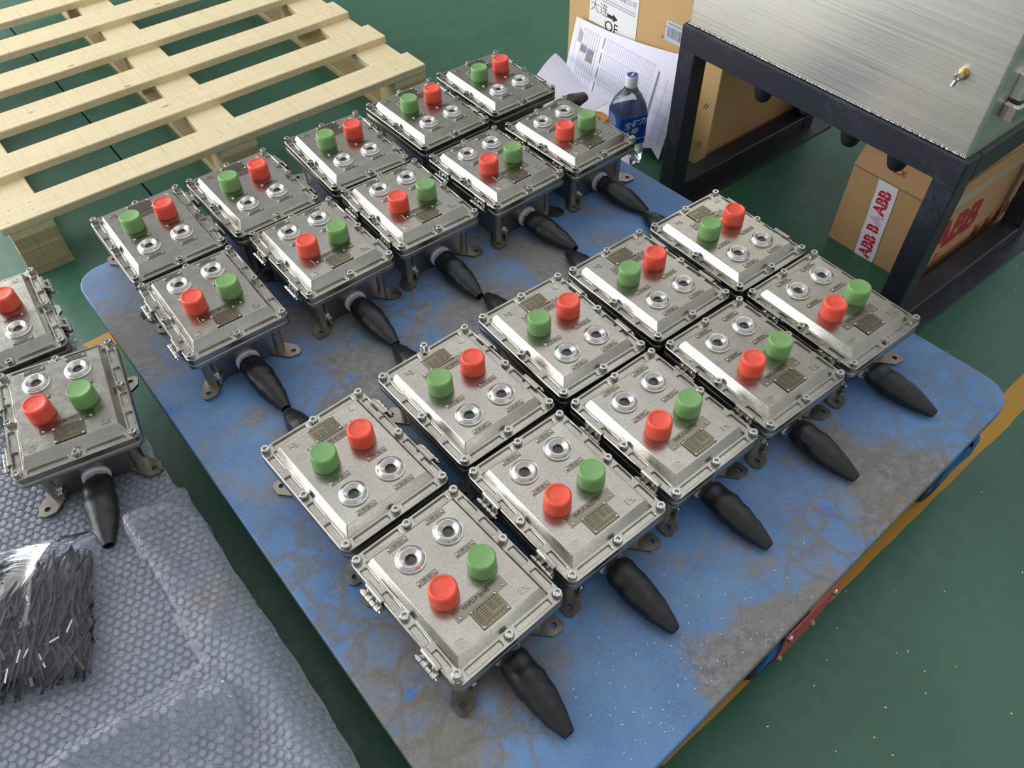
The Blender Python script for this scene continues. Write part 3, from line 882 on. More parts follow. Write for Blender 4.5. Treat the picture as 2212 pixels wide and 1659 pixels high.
def stringer(u0, w_):
    me = plank('stringer', 1.385, w_, 0.022, MT['wood'])
    obj('stringer_board', me, pal, (u0 + w_, 0.002, PZ - 0.042), (0, 0, PI / 2))
    me = plank('runner', 1.385, w_, 0.020, MT['wood_end'])
    obj('bottom_board', me, pal, (u0 + w_, 0.002, 0.0), (0, 0, PI / 2))
    for v0 in (0.003, 0.62, 1.285):
        blk = obj('block', None, pal, (u0, v0, 0.020)); blk.empty_display_size = 0.03
        zz = 0.0
        for k, h in enumerate((0.026, 0.030, 0.034)):          # glued layers of the block
            b = MB(); d = random.uniform(-0.002, 0.002)
            b.cbox(0.001 + d, w_ - 0.001, d, 0.098 + d, zz, zz + h - 0.0006, 0.0012)
            obj('block_layer', b.mesh('block_layer', MT['wood_end']), blk)
            zz += h
for u0, w_ in ((0.006, 0.102), (0.545, 0.104), (1.092, 0.108)): stringer(u0, w_)

# ================================================================== bubble wrap
def hgt(u, v, seed, amp):
    p = Vector((u * 6 + seed, v * 6, seed * 0.7))
    q = Vector((u * 19 + seed, v * 19, 3.1))
    f = noise.noise(p) * 0.6 + (1 - abs(noise.noise(p * 1.7 + Vector((3, 1, 0))))) ** 4 * 0.7 + noise.noise(q) * 0.18
    return max(0.0, amp * (0.35 + f))
def wrap(name, label, eu, ev, surf, u0, u1, v0, v1, r=0.0060, pitch=0.0134, hh=0.0036, step=0.009):
    # film sheet: grid that follows the outline; bubbles: domes standing on it
    nu, nv = int((u1 - u0) / step), int((v1 - v0) / step)
    V = []; F = []
    for i in range(nu + 1):
        for j in range(nv + 1):
            v = v0 + (v1 - v0) * j / nv
            for _ in range(2):
                u = u0 + (eu(v) - u0) * i / nu
                v = v0 + (ev(u) - v0) * j / nv
            V.append(surf(u, v))
    for i in range(nu):
        for j in range(nv):
            a = i * (nv + 1) + j
            F.append((a, a + nv + 1, a + nv + 2, a + 1))
    inside = lambda u, v: u < eu(v) - r * 0.7 and v < ev(u) - r * 0.7
    t = thing(name, label, 'bubble wrap', (0, 0, 0), TH)
    me = bpy.data.meshes.new('film'); me.from_pydata(V, [], F); me.materials.append(MT['wrap_edge']); me.shade_smooth()
    obj('backing_film', me, t)
    V = []; F = []
    rows = int((v1 - v0) / (pitch * 0.866)); k = 0
    n = 12
    for j in range(rows):
        v = v0 + j * pitch * 0.866
        for i in range(int((u1 - u0) / pitch)):
            u = u0 + (i + 0.5 * (j % 2)) * pitch
            if not inside(u, v): continue
            c = Vector(surf(u, v)); e = 0.004
            du = (Vector(surf(u + e, v)) - c).normalized(); dv = (Vector(surf(u, v + e)) - c).normalized()
            nn = du.cross(dv).normalized()
            k_ = random.uniform(0.55, 1.12); ox, oy = random.uniform(-.28, .28), random.uniform(-.28, .28)
            o = len(V)
            for rr_, h in ((1.0, 0.0), (0.97, 0.55), (0.90, 0.90), (0.70, 1.0)):
                for a in range(n):
                    an = 2 * PI * a / n
                    q = c + du * r * (rr_ * math.cos(an) + ox * h) + dv * r * (rr_ * math.sin(an) + oy * h) + nn * (hh * h * k_ * (1 + random.uniform(-.07, .07)))
                    V.append(q)
            V.append(c + du * r * ox + dv * r * oy + nn * hh * k_ * random.uniform(0.70, 0.98))
            for ring in range(3):
                for a in range(n):
                    b_ = (a + 1) % n
                    F.append((o + ring * n + a, o + ring * n + b_, o + (ring + 1) * n + b_, o + (ring + 1) * n + a))
            for a in range(n): F.append((o + 3 * n + a, o + 3 * n + (a + 1) % n, o + 4 * n))
    me = bpy.data.meshes.new('bubbles'); me.from_pydata(V, [], F); me.materials.append(MT['wrap']); me.shade_smooth()
    obj('bubbles', me, t, kind='stuff')
    return t
# lower sheet, flat under the two boxes
def surfL(u, v):
    z = 0.2038
    ex = max(0.0, u - 0.016)
    return (u - 0.15 * ex, v, z - ex * 1.0 if ex > 0 else z)
euL = lambda v: 0.026 + 0.007 * math.sin(v * 17) + 0.002 * math.sin(v * 90)
evL = lambda u: 1.455 + 0.015 * math.sin(u * 25)
wrap('bubble_wrap', 'dull bubble wrap sheet lying flat under the two loose control boxes', euL, evL, surfL, -0.75, 0.05, 0.80, 1.50)
# folded sheet in front
def surfF(u, v):
    edge = max(0.0, min(1.0, (0.945 - v) / 0.05)); side = max(0.0, min(1.0, (0.045 - u) / 0.05))
    base = 0.2092 + 0.016 * math.sqrt(edge) * (0.35 + 0.65 * math.sqrt(side))
    hump = 0.016 * math.exp(-((u + 0.035 + 0.1 * (v - 0.6)) / 0.03) ** 2) + 0.026 * math.exp(-((v - 0.60 + 0.35 * (u + 0.25) ** 2 * 4) / 0.03) ** 2) * (u < -0.06) + 0.016 * math.exp(-((v - 0.875 + 0.3 * u) / 0.03) ** 2)
    z = base + hump * edge * side + hgt(u, v, 4.2, 0.0105) * edge * side
    if u < -0.07 and 0.62 < v < 1.1: z = min(z, 0.2285)
    ex = max(0.0, u - 0.018)
    return (u, v, z - ex * 0.9)
euF = lambda v: 0.029 + 0.0025 * math.sin(v * 13 + 1) + 0.0010 * math.sin(v * 83)
evF = lambda u: 0.93 + 0.008 * math.sin(u * 30) - 0.10 * max(0, -u - 0.03)
wrap('bubble_wrap', 'bright crumpled bubble wrap folded over itself beside the bag of black pieces', euF, evF, surfF, -0.62, 0.045, 0.30, 0.97)

# ================================================================== bag of cable ties
bagc = (-0.305, 0.862)
bt = thing('plastic_bag', 'clear zip plastic bag full of black ties lying on bubble wrap', 'plastic bag', wpt(bagc[0], bagc[1], 0.236), TH - rad(20))
# bag corners in bag frame
BW, BL = 0.165, 0.128
def bag_surf(s, t_, top):
    x = -BW + 2 * BW * s; y = -BL + 2 * BL * t_
    e = max(0.0, 1 - (abs(2 * s - 1)) ** 4) * max(0.0, 1 - (abs(2 * t_ - 1)) ** 3)
    nz = noise.noise(Vector((x * 14, y * 14, 1.7))) * 0.5 + (1 - abs(noise.noise(Vector((x * 11 + 5, y * 11 - x * 9, 4.0))))) ** 5 * 0.9
    z = 0.030 * e ** 0.6 + 0.010 * e ** 0.5 * nz if top else 0.0 - 0.0 * e
    return (x + 0.006 * noise.noise(Vector((y * 9, 0, 0))), y + 0.006 * noise.noise(Vector((x * 9, 4, 0))), z)
b = MB(); n = 44
for top in (True, False):
    g = [[bag_surf(i / n, j / n, top) for i in range(n + 1)] for j in range(n + 1)]
    b.loft(g, closed=False)
obj('bag_film', b.mesh('bag_film', MT['bag'], 60), bt)
b = MB()
b.tube([(-BW + 2 * BW * i / 12, BL - 0.028 + 0.003 * math.sin(i), 0.020 + 0.004 * math.sin(i * 0.8)) for i in range(13)], 0.0016, 6)
obj('zip_seal', b.mesh('zip_seal', MT['bag'], 50), bt)
b = MB(); rr = random.Random(11)
for i in range(1000):
    x, y = rr.uniform(-0.152, 0.158), rr.uniform(-0.122, 0.080)
    a = (0.75 if x < 0.03 else 1.45) + rr.gauss(0, 0.30); l = rr.uniform(0.02, 0.055); w_ = rr.uniform(0.0011, 0.0023)
    e = max(0.1, 1 - (abs(x) / 0.165) ** 4)
    z = rr.uniform(0.003, 0.024) * e
    m_ = Matrix.Translation((x, y, z)) @ Matrix.Rotation(a, 4, 'Z') @ Matrix.Rotation(rr.gauss(0, 0.08), 4, 'Y')
    if abs(x) + l * abs(math.cos(a)) < 0.161 and -0.127 < y - l * abs(math.sin(a)) and y + l * abs(math.sin(a)) < 0.097:
        b.box(-l, l, -w_, w_, 0, 0.0022, m_)
ties = obj('cable_ties', b.mesh('cable_ties', MT['tie']), None, wpt(bagc[0], bagc[1], 0.2365), (0, 0, TH - rad(20)), kind='stuff', label='loose black nylon strips heaped inside the clear bag', category='cable ties')
b = MB()
for i in range(18):
    x, y = rr.uniform(-0.12, 0.13), rr.uniform(-0.10, 0.05); a = rr.uniform(0.3, 2.2)
    m_ = Matrix.Translation((x, y, 0.0245 * max(0.2, 1 - (abs(x) / 0.165) ** 3))) @ Matrix.Rotation(a, 4, 'Z')
    b.box(-rr.uniform(0.006, 0.014), rr.uniform(0.006, 0.014), -0.0012, 0.0012, 0, 0.0012, m_)
obj('white_offcuts', b.mesh('white_offcuts', MT['whitetie']), None, wpt(bagc[0], bagc[1], 0.2365), (0, 0, TH - rad(20)), kind='stuff', label='short white nylon offcuts scattered among black strips in bag', category='offcuts')

# ================================================================== cabinet on black frame
U0, U1, V0, V1, ZF = 1.42, 2.02, 0.467, 1.172, 0.48
cab = thing('steel_cabinet', 'brushed stainless cabinet on a black powder coated floor frame', 'cabinet', (0, 0, 0), TH)
fr = obj('floor_frame', None, cab); fr.empty_display_size = 0.05
def fbox(name, *a, c=0.003, mat='black'):
    b = MB(); b.cbox(*a, c); return obj(name, b.mesh(name, MT[mat]), fr)
T = 0.049
for u in (U0, U1 - T):
    for v in (V0, V1 - T): fbox('leg', u, u + T, v, v + T, 0.006, ZF - 0.055)
fbox('top_rail', U0, U0 + T, V0, V1, ZF - 0.056, ZF)
fbox('top_rail', U1 - T, U1, V0, V1, ZF - 0.056, ZF)
fbox('top_rail', U0 + T, U1 - T, V0, V0 + T, ZF - 0.056, ZF)
fbox('top_rail', U0 + T, U1 - T, V1 - T, V1, ZF - 0.056, ZF)
for v, e in ((V0, -0.0), (V1 - T, 0.0)):
    fbox('bottom_rail', U0 + T, U1 - T, v, v + T, 0.006, 0.055)
    fbox('base_plate', U0 - 0.01, U1 + 0.05, v - (0.03 if v == V0 else 0.035), v + T + (0.014 if v == V0 else 0.006), 0.0, 0.006, c=0.001)
# steel body
b = MB()
b.loft([rrect(0.29, 0.343, 0.007, z, 4, 1.72, 0.8195) for z in (ZF + 0.001, 1.22)], True, True)
obj('cabinet_body', b.mesh('cabinet_body', MT['brushed'], 40), cab)
b = MB(); rr = random.Random(5)
x = 0.480
while x < 1.16:
    r = rr.uniform(0.0014, 0.0030)
    b.lathe([(0.0005, -r), (r * .8, -r * .5), (r, 0), (r * .7, r * .6), (0.0005, r)], 7, Matrix.Translation((1.4285, x, ZF + 0.0022)))
    x += rr.uniform(0.0016, 0.0046)
obj('weld_bead', b.mesh('weld_bead', MT['bright'], 60), cab, kind='stuff')
# earth stud on the front panel
st = obj('earth_stud', None, cab, (1.43, 0.545, 0.617)); st.empty_display_size = 0.02
mY = Matrix.Rotation(-PI / 2, 4, 'Y')
b = MB(); b.lathe([(0.0105, -0.002), (0.0105, 0.003), (0.009, 0.004), (0.0088, 0.0075), (0.007, 0.008)], 20, mY, False, True)
obj('brass_washer', b.mesh('brass_washer', MT['brass'], 35), st)
b = MB(); b.lathe([(0.0075, 0.008), (0.0078, 0.012), (0.0078, 0.018), (0.006, 0.020), (0.004, 0.020), (0.0035, 0.017)], 20, mY, False, True)
b.tube([(-0.013, 0.001, -0.005), (-0.014, 0.003, -0.013), (-0.016, 0.004, -0.019)], 0.0036, 8)
obj('bolt', b.mesh('bolt', MT['bright'], 35), st)
# toggle latch on the side panel
la = obj('latch', None, cab, (1.50, 0.4765, 0.605)); la.empty_display_size = 0.03
b = MB(); b.cbox(-0.028, 0.030, -0.030, 0.0, 0.0, 0.030, 0.004)
obj('latch_handle', b.mesh('latch_handle', MT['bright'], 40), la, (0, 0, -0.055))
b = MB(); b.cbox(-0.022, 0.024, -0.022, 0.0, 0.0, 0.045, 0.003)
obj('latch_base', b.mesh('latch_base', MT['brushed'], 40), la, (0.004, 0, -0.02))
b = MB(); b.lathe([(0.009, 0), (0.009, 0.004), (0.007, 0.006)], 18, Matrix.Translation((0.012, -0.010, 0.025)), True, True)
b.tube([(0.012, -0.012, 0.022), (0.05, -0.012, 0.02), (0.09, -0.010, 0.018)], 0.003, 8)
obj('latch_pin', b.mesh('latch_pin', MT['bright'], 35), la)
# black rubber cable plugs hanging below the bottom plate
b = MB(); b.lathe([(0.026, 0.43), (0.026, 0.400), (0.022, 0.378), (0.017, 0.362), (0.013, 0.357)], 22, None, True, True)
plug = b.mesh('cable_plug', MT['rubber'], 40)
for u, v in ((1.497, 0.972), (1.499, 0.738), (1.499, 0.624), (1.53, 0.872)): obj('cable_plug', plug, cab, (u, v, -0.004))
b = MB(); b.box(U0 + T, U1 - T, V0 + T, V1 - T, 0.4245, 0.4275)
obj('bottom_plate', b.mesh('bottom_plate', MT['black']), cab)

# ================================================================== cartons
def letters(key, parent, loc, rot, name='lettering', lab=None):
    return obj(name, TX[key], parent, loc, rot)
FACE = lambda spin=0.0: (PI / 2, 0, -PI / 2)                       # text plane facing -u, reading along -v
cb = thing('carton', 'open brown carton with white and red tape under the cabinet', 'carton', (1.648, 0.535, 0.0), 0)
cb.location = wpt(1.648, 0.535, 0.0); cb.rotation_euler = (0, 0, TH)
cd_, cw, chh = 0.50, 0.245, 0.213
b = MB()
b.cbox(0, cd_, 0, cw, 0.0, chh, 0.0015)
obj('box_walls', b.mesh('box_walls', MT['card']), cb)
b = MB()
b.loft([[(-0.001, 0.002, chh), (-0.006, 0.002, chh + 0.008), (0.006, 0.004, chh + 0.075)], [(-0.001, cw - 0.002, chh), (-0.006, cw - 0.002, chh + 0.008), (0.006, cw - 0.012, chh + 0.075)]], closed=False)
b.loft([[(0.003, 0.002, chh), (-0.002, 0.002, chh + 0.008), (0.010, 0.004, chh + 0.075)], [(0.003, cw - 0.002, chh), (-0.002, cw - 0.002, chh + 0.008), (0.010, cw - 0.012, chh + 0.075)]], closed=False)
b.box(0.006, 0.010, 0.004, cw - 0.012, chh + 0.0735, chh + 0.075)
fl_ = obj('front_flap', b.mesh('front_flap', MT['card']), cb)
b = MB(); b.box(0.02, cd_ - 0.01, -0.004, 0.0, chh, chh + 0.07); b.box(0.02, cd_ - 0.01, -0.001, 0.003, chh - 0.002, chh + 0.004)
obj('side_flap', b.mesh('side_flap', MT['card']), cb)
b = MB(); b.box(0.0, cd_, -0.0052, -0.0042, chh + 0.008, chh + 0.036)
obj('clear_tape', b.mesh('clear_tape', MT['cleartape']), cb)
obj('handwriting', TX['ZX'], fl_, (-0.0035, 0.135, chh + 0.040), (rad(80), 0, -PI / 2))
b = MB()
P0, P1 = 0.112, 0.164                                               # tape strip on the front
n = 10; A_, B2 = [], []
for i in range(n + 1):
    z = -0.0 + (chh + 0.006) * i / n
    A_.append((-0.0012 - 0.0006 * random.random(), P0 + 0.010 * i / n + random.uniform(-.001, .001), z)); B2.append((-0.0012 - 0.0006 * random.random(), P1 + 0.010 * i / n + random.uniform(-.001, .001), z))
b.loft([A_, B2], closed=False)
tp = obj('tape_strip', b.mesh('tape_strip', MT['tape']), cb)
vert = (0, -PI / 2, 0)
def vtext(key, z, y):
    # letters running up the strip
    m_ = Matrix.Translation((-0.0024, y, z)) @ Matrix(((0, 0, -1, 0), (0, 1, 0, 0), (1, 0, 0, 0), (0, 0, 0, 1)))
    o = obj('lettering', TX[key], tp); o.matrix_local = m_; return o
o1 = vtext('ABB', 0.162, 0.145); vtext('A', 0.1145, 0.143); vtext('B', 0.0885, 0.142); vtext('ABB', 0.0372, 0.139)
b = MB()
for zc, yc, ln in ((0.162, 0.145, 0.074), (0.1145, 0.143, 0.025), (0.0885, 0.142, 0.025), (0.0372, 0.139, 0.074)):
    b.box(-0.0030, -0.0026, yc - 0.0004, yc + 0.0004, max(0.001, zc - ln / 2), zc + ln / 2)
    for k in (-1, 0, 1):
        if ln > 0.05 or k == 0: b.box(-0.0030, -0.0026, yc - 0.015, yc + 0.015, zc + k * 0.0235 - 0.0004, zc + k * 0.0235 + 0.0004)
obj('letter_gaps', b.mesh('letter_gaps', MT['tape']), tp)
o = obj('lettering', TX['ABBbig'], cb, (0.075, -0.0008, 0.135), (PI / 2, 0, 0))
o.matrix_local = Matrix.Translation((0.098, -0.0009, 0.128)) @ Matrix(((1, 0, 0, 0), (0, 0, -1, 0), (0, 1, 0, 0), (0, 0, 0, 1)))
b = MB(); rr = random.Random(2)
b.box(0.07, 0.135, -0.0012, -0.0008, 0.1275, 0.1295)
for k in range(6):
    b.box(0.0025, 0.18, -0.0010, -0.0006, -0.01, -0.0099)
    break
obj('letter_gap', b.mesh('letter_gap', MT['card']), cb)
b = MB()
for i in range(5):
    x = 0.235 + i * 0.05
    b.lathe([(0.0005, 0), (0.016, 0)], 10, Matrix.Translation((x, -0.0008, 0.05)) @ Matrix.Rotation(PI / 2, 4, 'X'))
    b.box(x - 0.012, x - 0.009, -0.001, -0.0006, 0.028, 0.075); b.box(x + 0.009, x + 0.012, -0.001, -0.0006, 0.028, 0.075)
for k in range(14): b.box(0.048 + rr.uniform(-.02, .02), 0.062 + rr.uniform(-.02, .02), -0.001, -0.0006, 0.03 + k * 0.003, 0.0315 + k * 0.003)
obj('handling_marks', b.mesh('handling_marks', MT['redink_dull']), cb, kind='stuff')

cc = thing('carton', 'tall tan carton with address sheet standing behind the water bottle', 'carton', (0, 0, 0), TH)
cc.location = wpt(1.618, 1.183, 0.0)
cw2, ch2 = 0.585, 0.44
b = MB(); b.cbox(0, 0.42, 0, cw2, 0.0, ch2, 0.002)
obj('box_walls', b.mesh('box_walls', MT['card2']), cc)
b = MB()
for z in (0.075, 0.19): 
    for k in (0, 0.008): b.tube([(-0.0006, 0.022 + k, z), (-0.0006, 0.030 + k, z - 0.018)], 0.0007, 5)
b.tube([(-0.0006, 0.20, 0.335), (-0.0006, 0.206, 0.331)], 0.0009, 5); b.tube([(-0.0006, 0.21, 0.30), (-0.0006, 0.215, 0.305)], 0.0009, 5)
obj('staple', b.mesh('staple', MT['ink']), cc, kind='stuff')
b = MB(); b.box(-0.0012, -0.0006, 0.308, 0.497, 0.245, 0.405)
ls = obj('address_sheet', b.mesh('address_sheet', MT['paper_label']), cc)
def flat_text(key, parent, v, z, x=-0.0016, rz=0.0):
    o = obj('lettering', TX[key], parent)
    o.matrix_local = Matrix.Translation((x, v, z)) @ Matrix(((0, 0, -1, 0), (-1, 0, 0, 0), (0, 1, 0, 0), (0, 0, 0, 1))) @ Matrix.Rotation(rz, 4, 'Z')
    return o
flat_text('dalian', ls, 0.457, 0.291); flat_text('OF', ls, 0.405, 0.254); flat_text('company', ls, 0.388, 0.345)
b = MB()
b.add([(-0.0016, 0.424, 0.289), (-0.0016, 0.424, 0.279), (-0.0016, 0.400, 0.279), (-0.0016, 0.400, 0.273), (-0.0016, 0.382, 0.284), (-0.0016, 0.400, 0.295), (-0.0016, 0.400, 0.289)], [(0, 1, 2, 6), (3, 4, 5)])
obj('arrow', b.mesh('arrow', MT['ink']), ls)
b = MB()
b.box(-0.0016, -0.0012, 0.315, 0.45, 0.3310, 0.3318)
for r in range(2):
    for k in range(26):
        b.box(-0.0016, -0.0012, 0.318 + k * 0.005, 0.3215 + k * 0.005, 0.322 - r * 0.007, 0.3255 - r * 0.007)
for k in range(8): b.box(-0.0016, -0.0012, 0.43, 0.4312, 0.25 + k * 0.008, 0.255 + k * 0.008)
obj('print', b.mesh('print', MT['ink_grey']), ls)
b = MB(); b.box(-0.0012, -0.0006, 0.135, 0.205, 0.298, 0.352)
bs = obj('barcode_sticker', b.mesh('barcode_sticker', MT['sticker']), cc)
b = MB(); rr = random.Random(9); y = 0.142
while y < 0.196:
    w_ = rr.choice([0.0012, 0.002, 0.003]); b.box(-0.0016, -0.0012, y, y + w_, 0.309, 0.336); y += w_ + rr.choice([0.0012, 0.0018, 0.0026])
b.box(-0.0016, -0.0012, 0.145, 0.197, 0.343, 0.346)
obj('print', b.mesh('print', MT['ink_mid']), bs)

# ================================================================== papers
sh = thing('paper_sheet', 'large printed table sheet leaning against the tall tan carton', 'paper', (0, 0, 0), TH)
sh.location = wpt(1.540, 1.715, 0.004)
lean = math.atan2(0.243, 0.97)
SW, SHh = 0.43, 0.262
def on_sheet(y, z, lift=0.0):       # sheet frame: y runs to -v, z up the sheet
    bend = 0.012 * math.sin(PI * min(1, max(0, y / SW))) 
    skew = 0.030 * (y / SW)
    zz = z + skew * 0
    return (zz * math.sin(lean) - bend * 0 - lift, -y, zz * math.cos(lean))
b = MB(); n = 12
up_ = lambda y: SHh - 0.012 + 0.045 * (y / SW) - 0.01 * math.sin(PI * y / SW)
loA = [on_sheet(SW * i / n, 0.006 + 0.02 * math.sin(i * 1.3) ** 2 * (i > 8)) for i in range(n + 1)]
hiA = [on_sheet(SW * i / n, up_(SW * i / n)) for i in range(n + 1)]
b.loft([loA, hiA, [(x + 0.0008, y, z) for x, y, z in hiA], [(x + 0.0008, y, z) for x, y, z in loA]], closed=False)
obj('sheet', b.mesh('sheet', MT['paper']), sh)
def pr_lines(mat, rects):
    b = MB()
    for y0, y1, z0, z1 in rects:
        b.add([on_sheet(y0, z0, 0.0006), on_sheet(y1, z0, 0.0006), on_sheet(y1, z1, 0.0006), on_sheet(y0, z1, 0.0006)], [(0, 1, 2, 3)])
    return b.mesh('print', MT[mat])
R1, R2 = [], []
for k in range(8): R1.append((0.040 + k * 0.0095, 0.041 + k * 0.0095, 0.05, 0.232))
for z in (0.232, 0.05, 0.105, 0.175, 0.19): R1.append((0.040, 0.1075, z, z + 0.001))
R1.append((0.018, 0.0186, 0.03, 0.24))
for k in range(5): R1.append((0.024 + k * 0.0035, 0.026 + k * 0.0035, 0.19, 0.23 - k * 0.003))
R2 += [(0.042, 0.066, 0.168, 0.188), (0.071, 0.098, 0.150, 0.186)]
for k in range(4):
    z = 0.235 - k * 0.042
    R2.append((0.125, 0.129, z - 0.03, z))
    R1.append((0.135, 0.335, z, z + 0.0009))
    for i in range(26): R1.append((0.138 + i * 0.0075, 0.1386 + i * 0.0075, z - 0.036, z))
for k in range(5): R1.append((0.345, 0.425, 0.05 + k * 0.035, 0.0508 + k * 0.035))
for k in range(3): R1.append((0.350 + k * 0.03, 0.3508 + k * 0.03, 0.04, 0.215))
R2.append((0.342, 0.348, 0.03, 0.225))
obj('print', pr_lines('ink_grey', R1), sh); obj('print', pr_lines('ink_mid', R2), sh)
# loose folded sheet between deck and carton
lp = MB(); n = 14
near0, near1 = (1.222, 1.50), (1.226, 1.300)
far0, far1 = (1.556, 1.752), (1.482, 1.442)
def psheet(s, t_, dz=0.0):
    a = Vector(near0).lerp(Vector(near1), t_); c = Vector(far0).lerp(Vector(far1), t_)
    p = a.lerp(c, s)
    z = 0.2130 - 0.085 * s ** 1.6 + 0.020 * s * (1 - s) * 4 * 0.3 + 0.018 * max(0, s - 0.55) * math.sin(t_ * 7 + 1) + dz
    return (p.x, p.y, z)
for dz in (0.0, 0.0012):
    lp.loft([[psheet(i / n, j / n, dz) for i in range(n + 1)] for j in range(n + 1)], closed=False)
tag(obj('paper_sheet', lp.mesh('paper_sheet', MT['paper'], 60), None, (0, 0, 0), (0, 0, TH)), 'blank white sheet curling down from the trolley edge under a loose sleeve', 'paper')
# loose sleeve lying on it
b = MB(); L = []
for i in range(25):
    t_ = i / 24
    r = 0.0205 if t_ < 0.62 else 0.0205 - 0.009 * ((t_ - 0.62) / 0.38) ** 1.8
    r *= 1 + 0.03 * math.sin(t_ * 20)
    c = Vector((1.190 + 0.148 * t_, 1.378 + 0.010 * t_, 0.2355 + 0.004 * math.sin(t_ * PI)))
    L.append([(c.x, c.y + 1.15 * r * math.cos(2 * PI * k / 20), c.z + 0.9 * r * math.sin(2 * PI * k / 20)) for k in range(20)])
b.loft(L, True, True)
tag(obj('rubber_sleeve', b.mesh('rubber_sleeve', MT['sleeve'], 50), None, (0, 0, 0), (0, 0, TH)), 'loose dark grey rubber sleeve lying on white paper behind the boxes', 'sleeve')
# orange roll half hidden behind a box
b = MB(); b.lathe([(0.026, -0.012), (0.029, -0.009), (0.029, 0.006), (0.025, 0.011), (0.018, 0.012), (0.016, 0.010)], 28, None, True, True)
tag(obj('tape_roll', b.mesh('tape_roll', MT['orange'], 40), None, wpt(1.305, 1.302, 0.2205), (0.05, 0.12, TH)), 'orange roll mostly hidden behind a control box near the bottle', 'roll')

# ================================================================== bottle
bo = thing('water_bottle', 'clear drink bottle with blue label and white cap behind trolley', 'bottle', wpt(1.475, 1.357, 0.0), rad(20))
def sq(h, r, z):
    h = h * 1.06
    return rrect(h, h, min(r, h * 0.999), z, 6)
prof = [(0.028, 0.015, 0.001), (0.036, 0.018, 0.004), (0.039, 0.016, 0.012), (0.039, 0.014, 0.060), (0.0375, 0.014, 0.066), (0.039, 0.014, 0.072), (0.0395, 0.014, 0.155), (0.0385, 0.016, 0.170), (0.034, 0.018, 0.190), (0.026, 0.02, 0.208), (0.018, 0.0179, 0.222), (0.0145, 0.0144, 0.232), (0.0142, 0.0141, 0.240)]
b = MB(); b.loft([sq(h, r, z) for h, r, z in prof], True, False)
obj('bottle_shell', b.mesh('bottle_shell', MT['bottle'], 50), bo)
b = MB(); b.lathe([(0.0165, 0.230), (0.0168, 0.236), (0.0160, 0.237), (0.0168, 0.238), (0.0168, 0.257), (0.0155, 0.260)], 30, None, True, True)
cp = obj('cap', b.mesh('cap', MT['whiteplastic'], 30), bo, label='white screw cap')
b = MB(); b.lathe([(0.0001, 0.2604), (0.0145, 0.2604)], 26); obj('cap_print', b.mesh('cap_print', MT['bluecap']), cp)
b = MB(); b.add([(-0.008, -0.006, 0.2608), (-0.004, -0.007, 0.2608), (0.010, 0.007, 0.2608), (0.007, 0.008, 0.2608)], [(0, 1, 2, 3)]); obj('cap_mark', b.mesh('cap_mark', MT['whiteprint']), cp)
b = MB(); b.loft([sq(0.0402, 0.0147, z) for z in (0.076, 0.160)])
lb = obj('label', b.mesh('label', MT['bluelabel'], 40), bo, label='blue film label')
b = MB()
L0 = [p for p in sq(0.0406, 0.015, 0)]
b.loft([[(x, y, 0.094 + 0.006 * math.sin(3 * math.atan2(y, x))) for x, y, z in L0], [(x, y, 0.1005 + 0.008 * math.sin(2 * math.atan2(y, x) + 1)) for x, y, z in L0]])
obj('wave_band', b.mesh('wave_band', MT['whiteprint'], 40), lb)
def on_label(key, ang, off, z):
    o = obj('lettering', TX[key], lb)
    o.matrix_local = Matrix.Rotation(ang, 4, 'Z') @ Matrix.Translation((off, -0.0431, z)) @ Matrix.Rotation(PI / 2, 4, 'X')
FA = 0.0
for ch, off, z in (('宝', -0.022, 0.137), ('矿', 0.000, 0.141), ('力', 0.022, 0.145), ('水', -0.022, 0.113), ('特', 0.000, 0.117)): on_label('p' + ch, FA, off, z)
b = MB()
for r in range(9): b.box(-0.025, 0.0 + 0.02 * random.random(), -0.0433, -0.0429, 0.150 - r * 0.0045, 0.1515 - r * 0.0045)
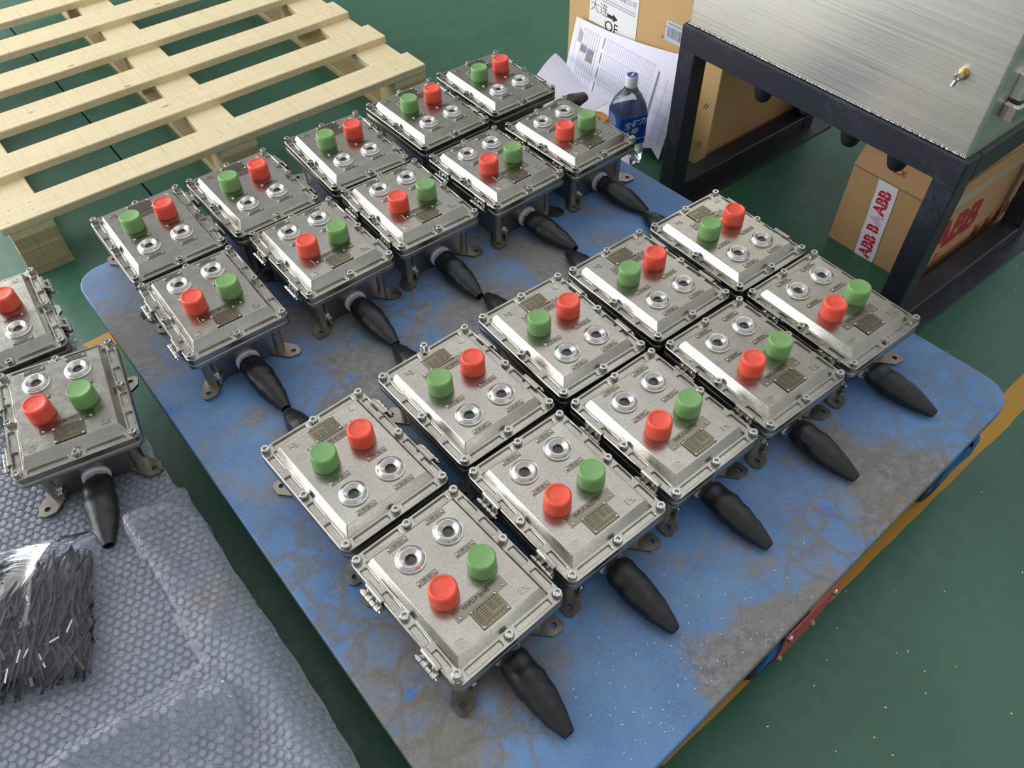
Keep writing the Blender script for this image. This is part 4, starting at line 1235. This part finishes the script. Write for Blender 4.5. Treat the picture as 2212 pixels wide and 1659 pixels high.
o = obj('small_print', b.mesh('small_print', MT['whiteprint']), lb, (0, 0, 0), (0, 0, -PI / 2))

# ================================================================== small things on deck and floor
b = MB()
P = [(-0.028, -0.004), (-0.020, 0.010), (-0.004, 0.013), (0.010, 0.020), (0.018, 0.012), (0.030, 0.006), (0.016, -0.004), (0.004, -0.014), (-0.014, -0.010)]
b.loft([[(x, y, 0) for x, y in P], [(x, y, 0.0012 + 0.002 * (x > 0.0)) for x, y in P]], True, True)
tag(obj('torn_tape', b.mesh('torn_tape', MT['tie']), None, wpt(0.155, 1.372, ZT), (0, 0, TH + 0.5)), 'torn scrap of black tape stuck on the blue deck corner', 'scrap')
def inside_poly(u, v, P):
    c = False; n = len(P)
    for i in range(n):
        a, b_ = P[i], P[i - 1]
        if (a[1] > v) != (b_[1] > v) and u < (b_[0] - a[0]) * (v - a[1]) / (b_[1] - a[1]) + a[0]: c = not c
    return c
b = MB(); rr = random.Random(21)
for k in range(120):
    u, v = 0.30 + abs(rr.gauss(0, 0.24)), 0.145 + abs(rr.gauss(0, 0.075))
    if not (u < 1.0 and v < 0.36): continue
    a = rr.uniform(0, PI); l = rr.uniform(0.0004, 0.0015)
    m_ = Matrix.Translation((u, v, ZT)) @ Matrix.Rotation(a, 4, 'Z')
    b.box(-l, l, -0.0004, 0.0004, 0, 0.0007, m_)
obj('metal_shavings', b.mesh('metal_shavings', MT['chip']), None, (0, 0, 0), (0, 0, TH), kind='stuff', label='bright metal shavings scattered on the near deck edge', category='shavings')
b = MB()
for k in range(120):
    u, v = rr.uniform(0.5, 2.6), rr.uniform(-0.25, 0.42)
    if inside_poly(u, v, DECK): continue
    a = rr.uniform(0, PI); l = rr.uniform(0.0005, 0.0022)
    m_ = Matrix.Translation((u, v, 0)) @ Matrix.Rotation(a, 4, 'Z')
    b.box(-l, l, -0.0006, 0.0006, 0, 0.0008, m_)
obj('floor_chips', b.mesh('floor_chips', MT['chip']), None, (0, 0, 0), (0, 0, TH), kind='stuff', label='tiny pale chips scattered on the green floor by the trolley', category='debris')
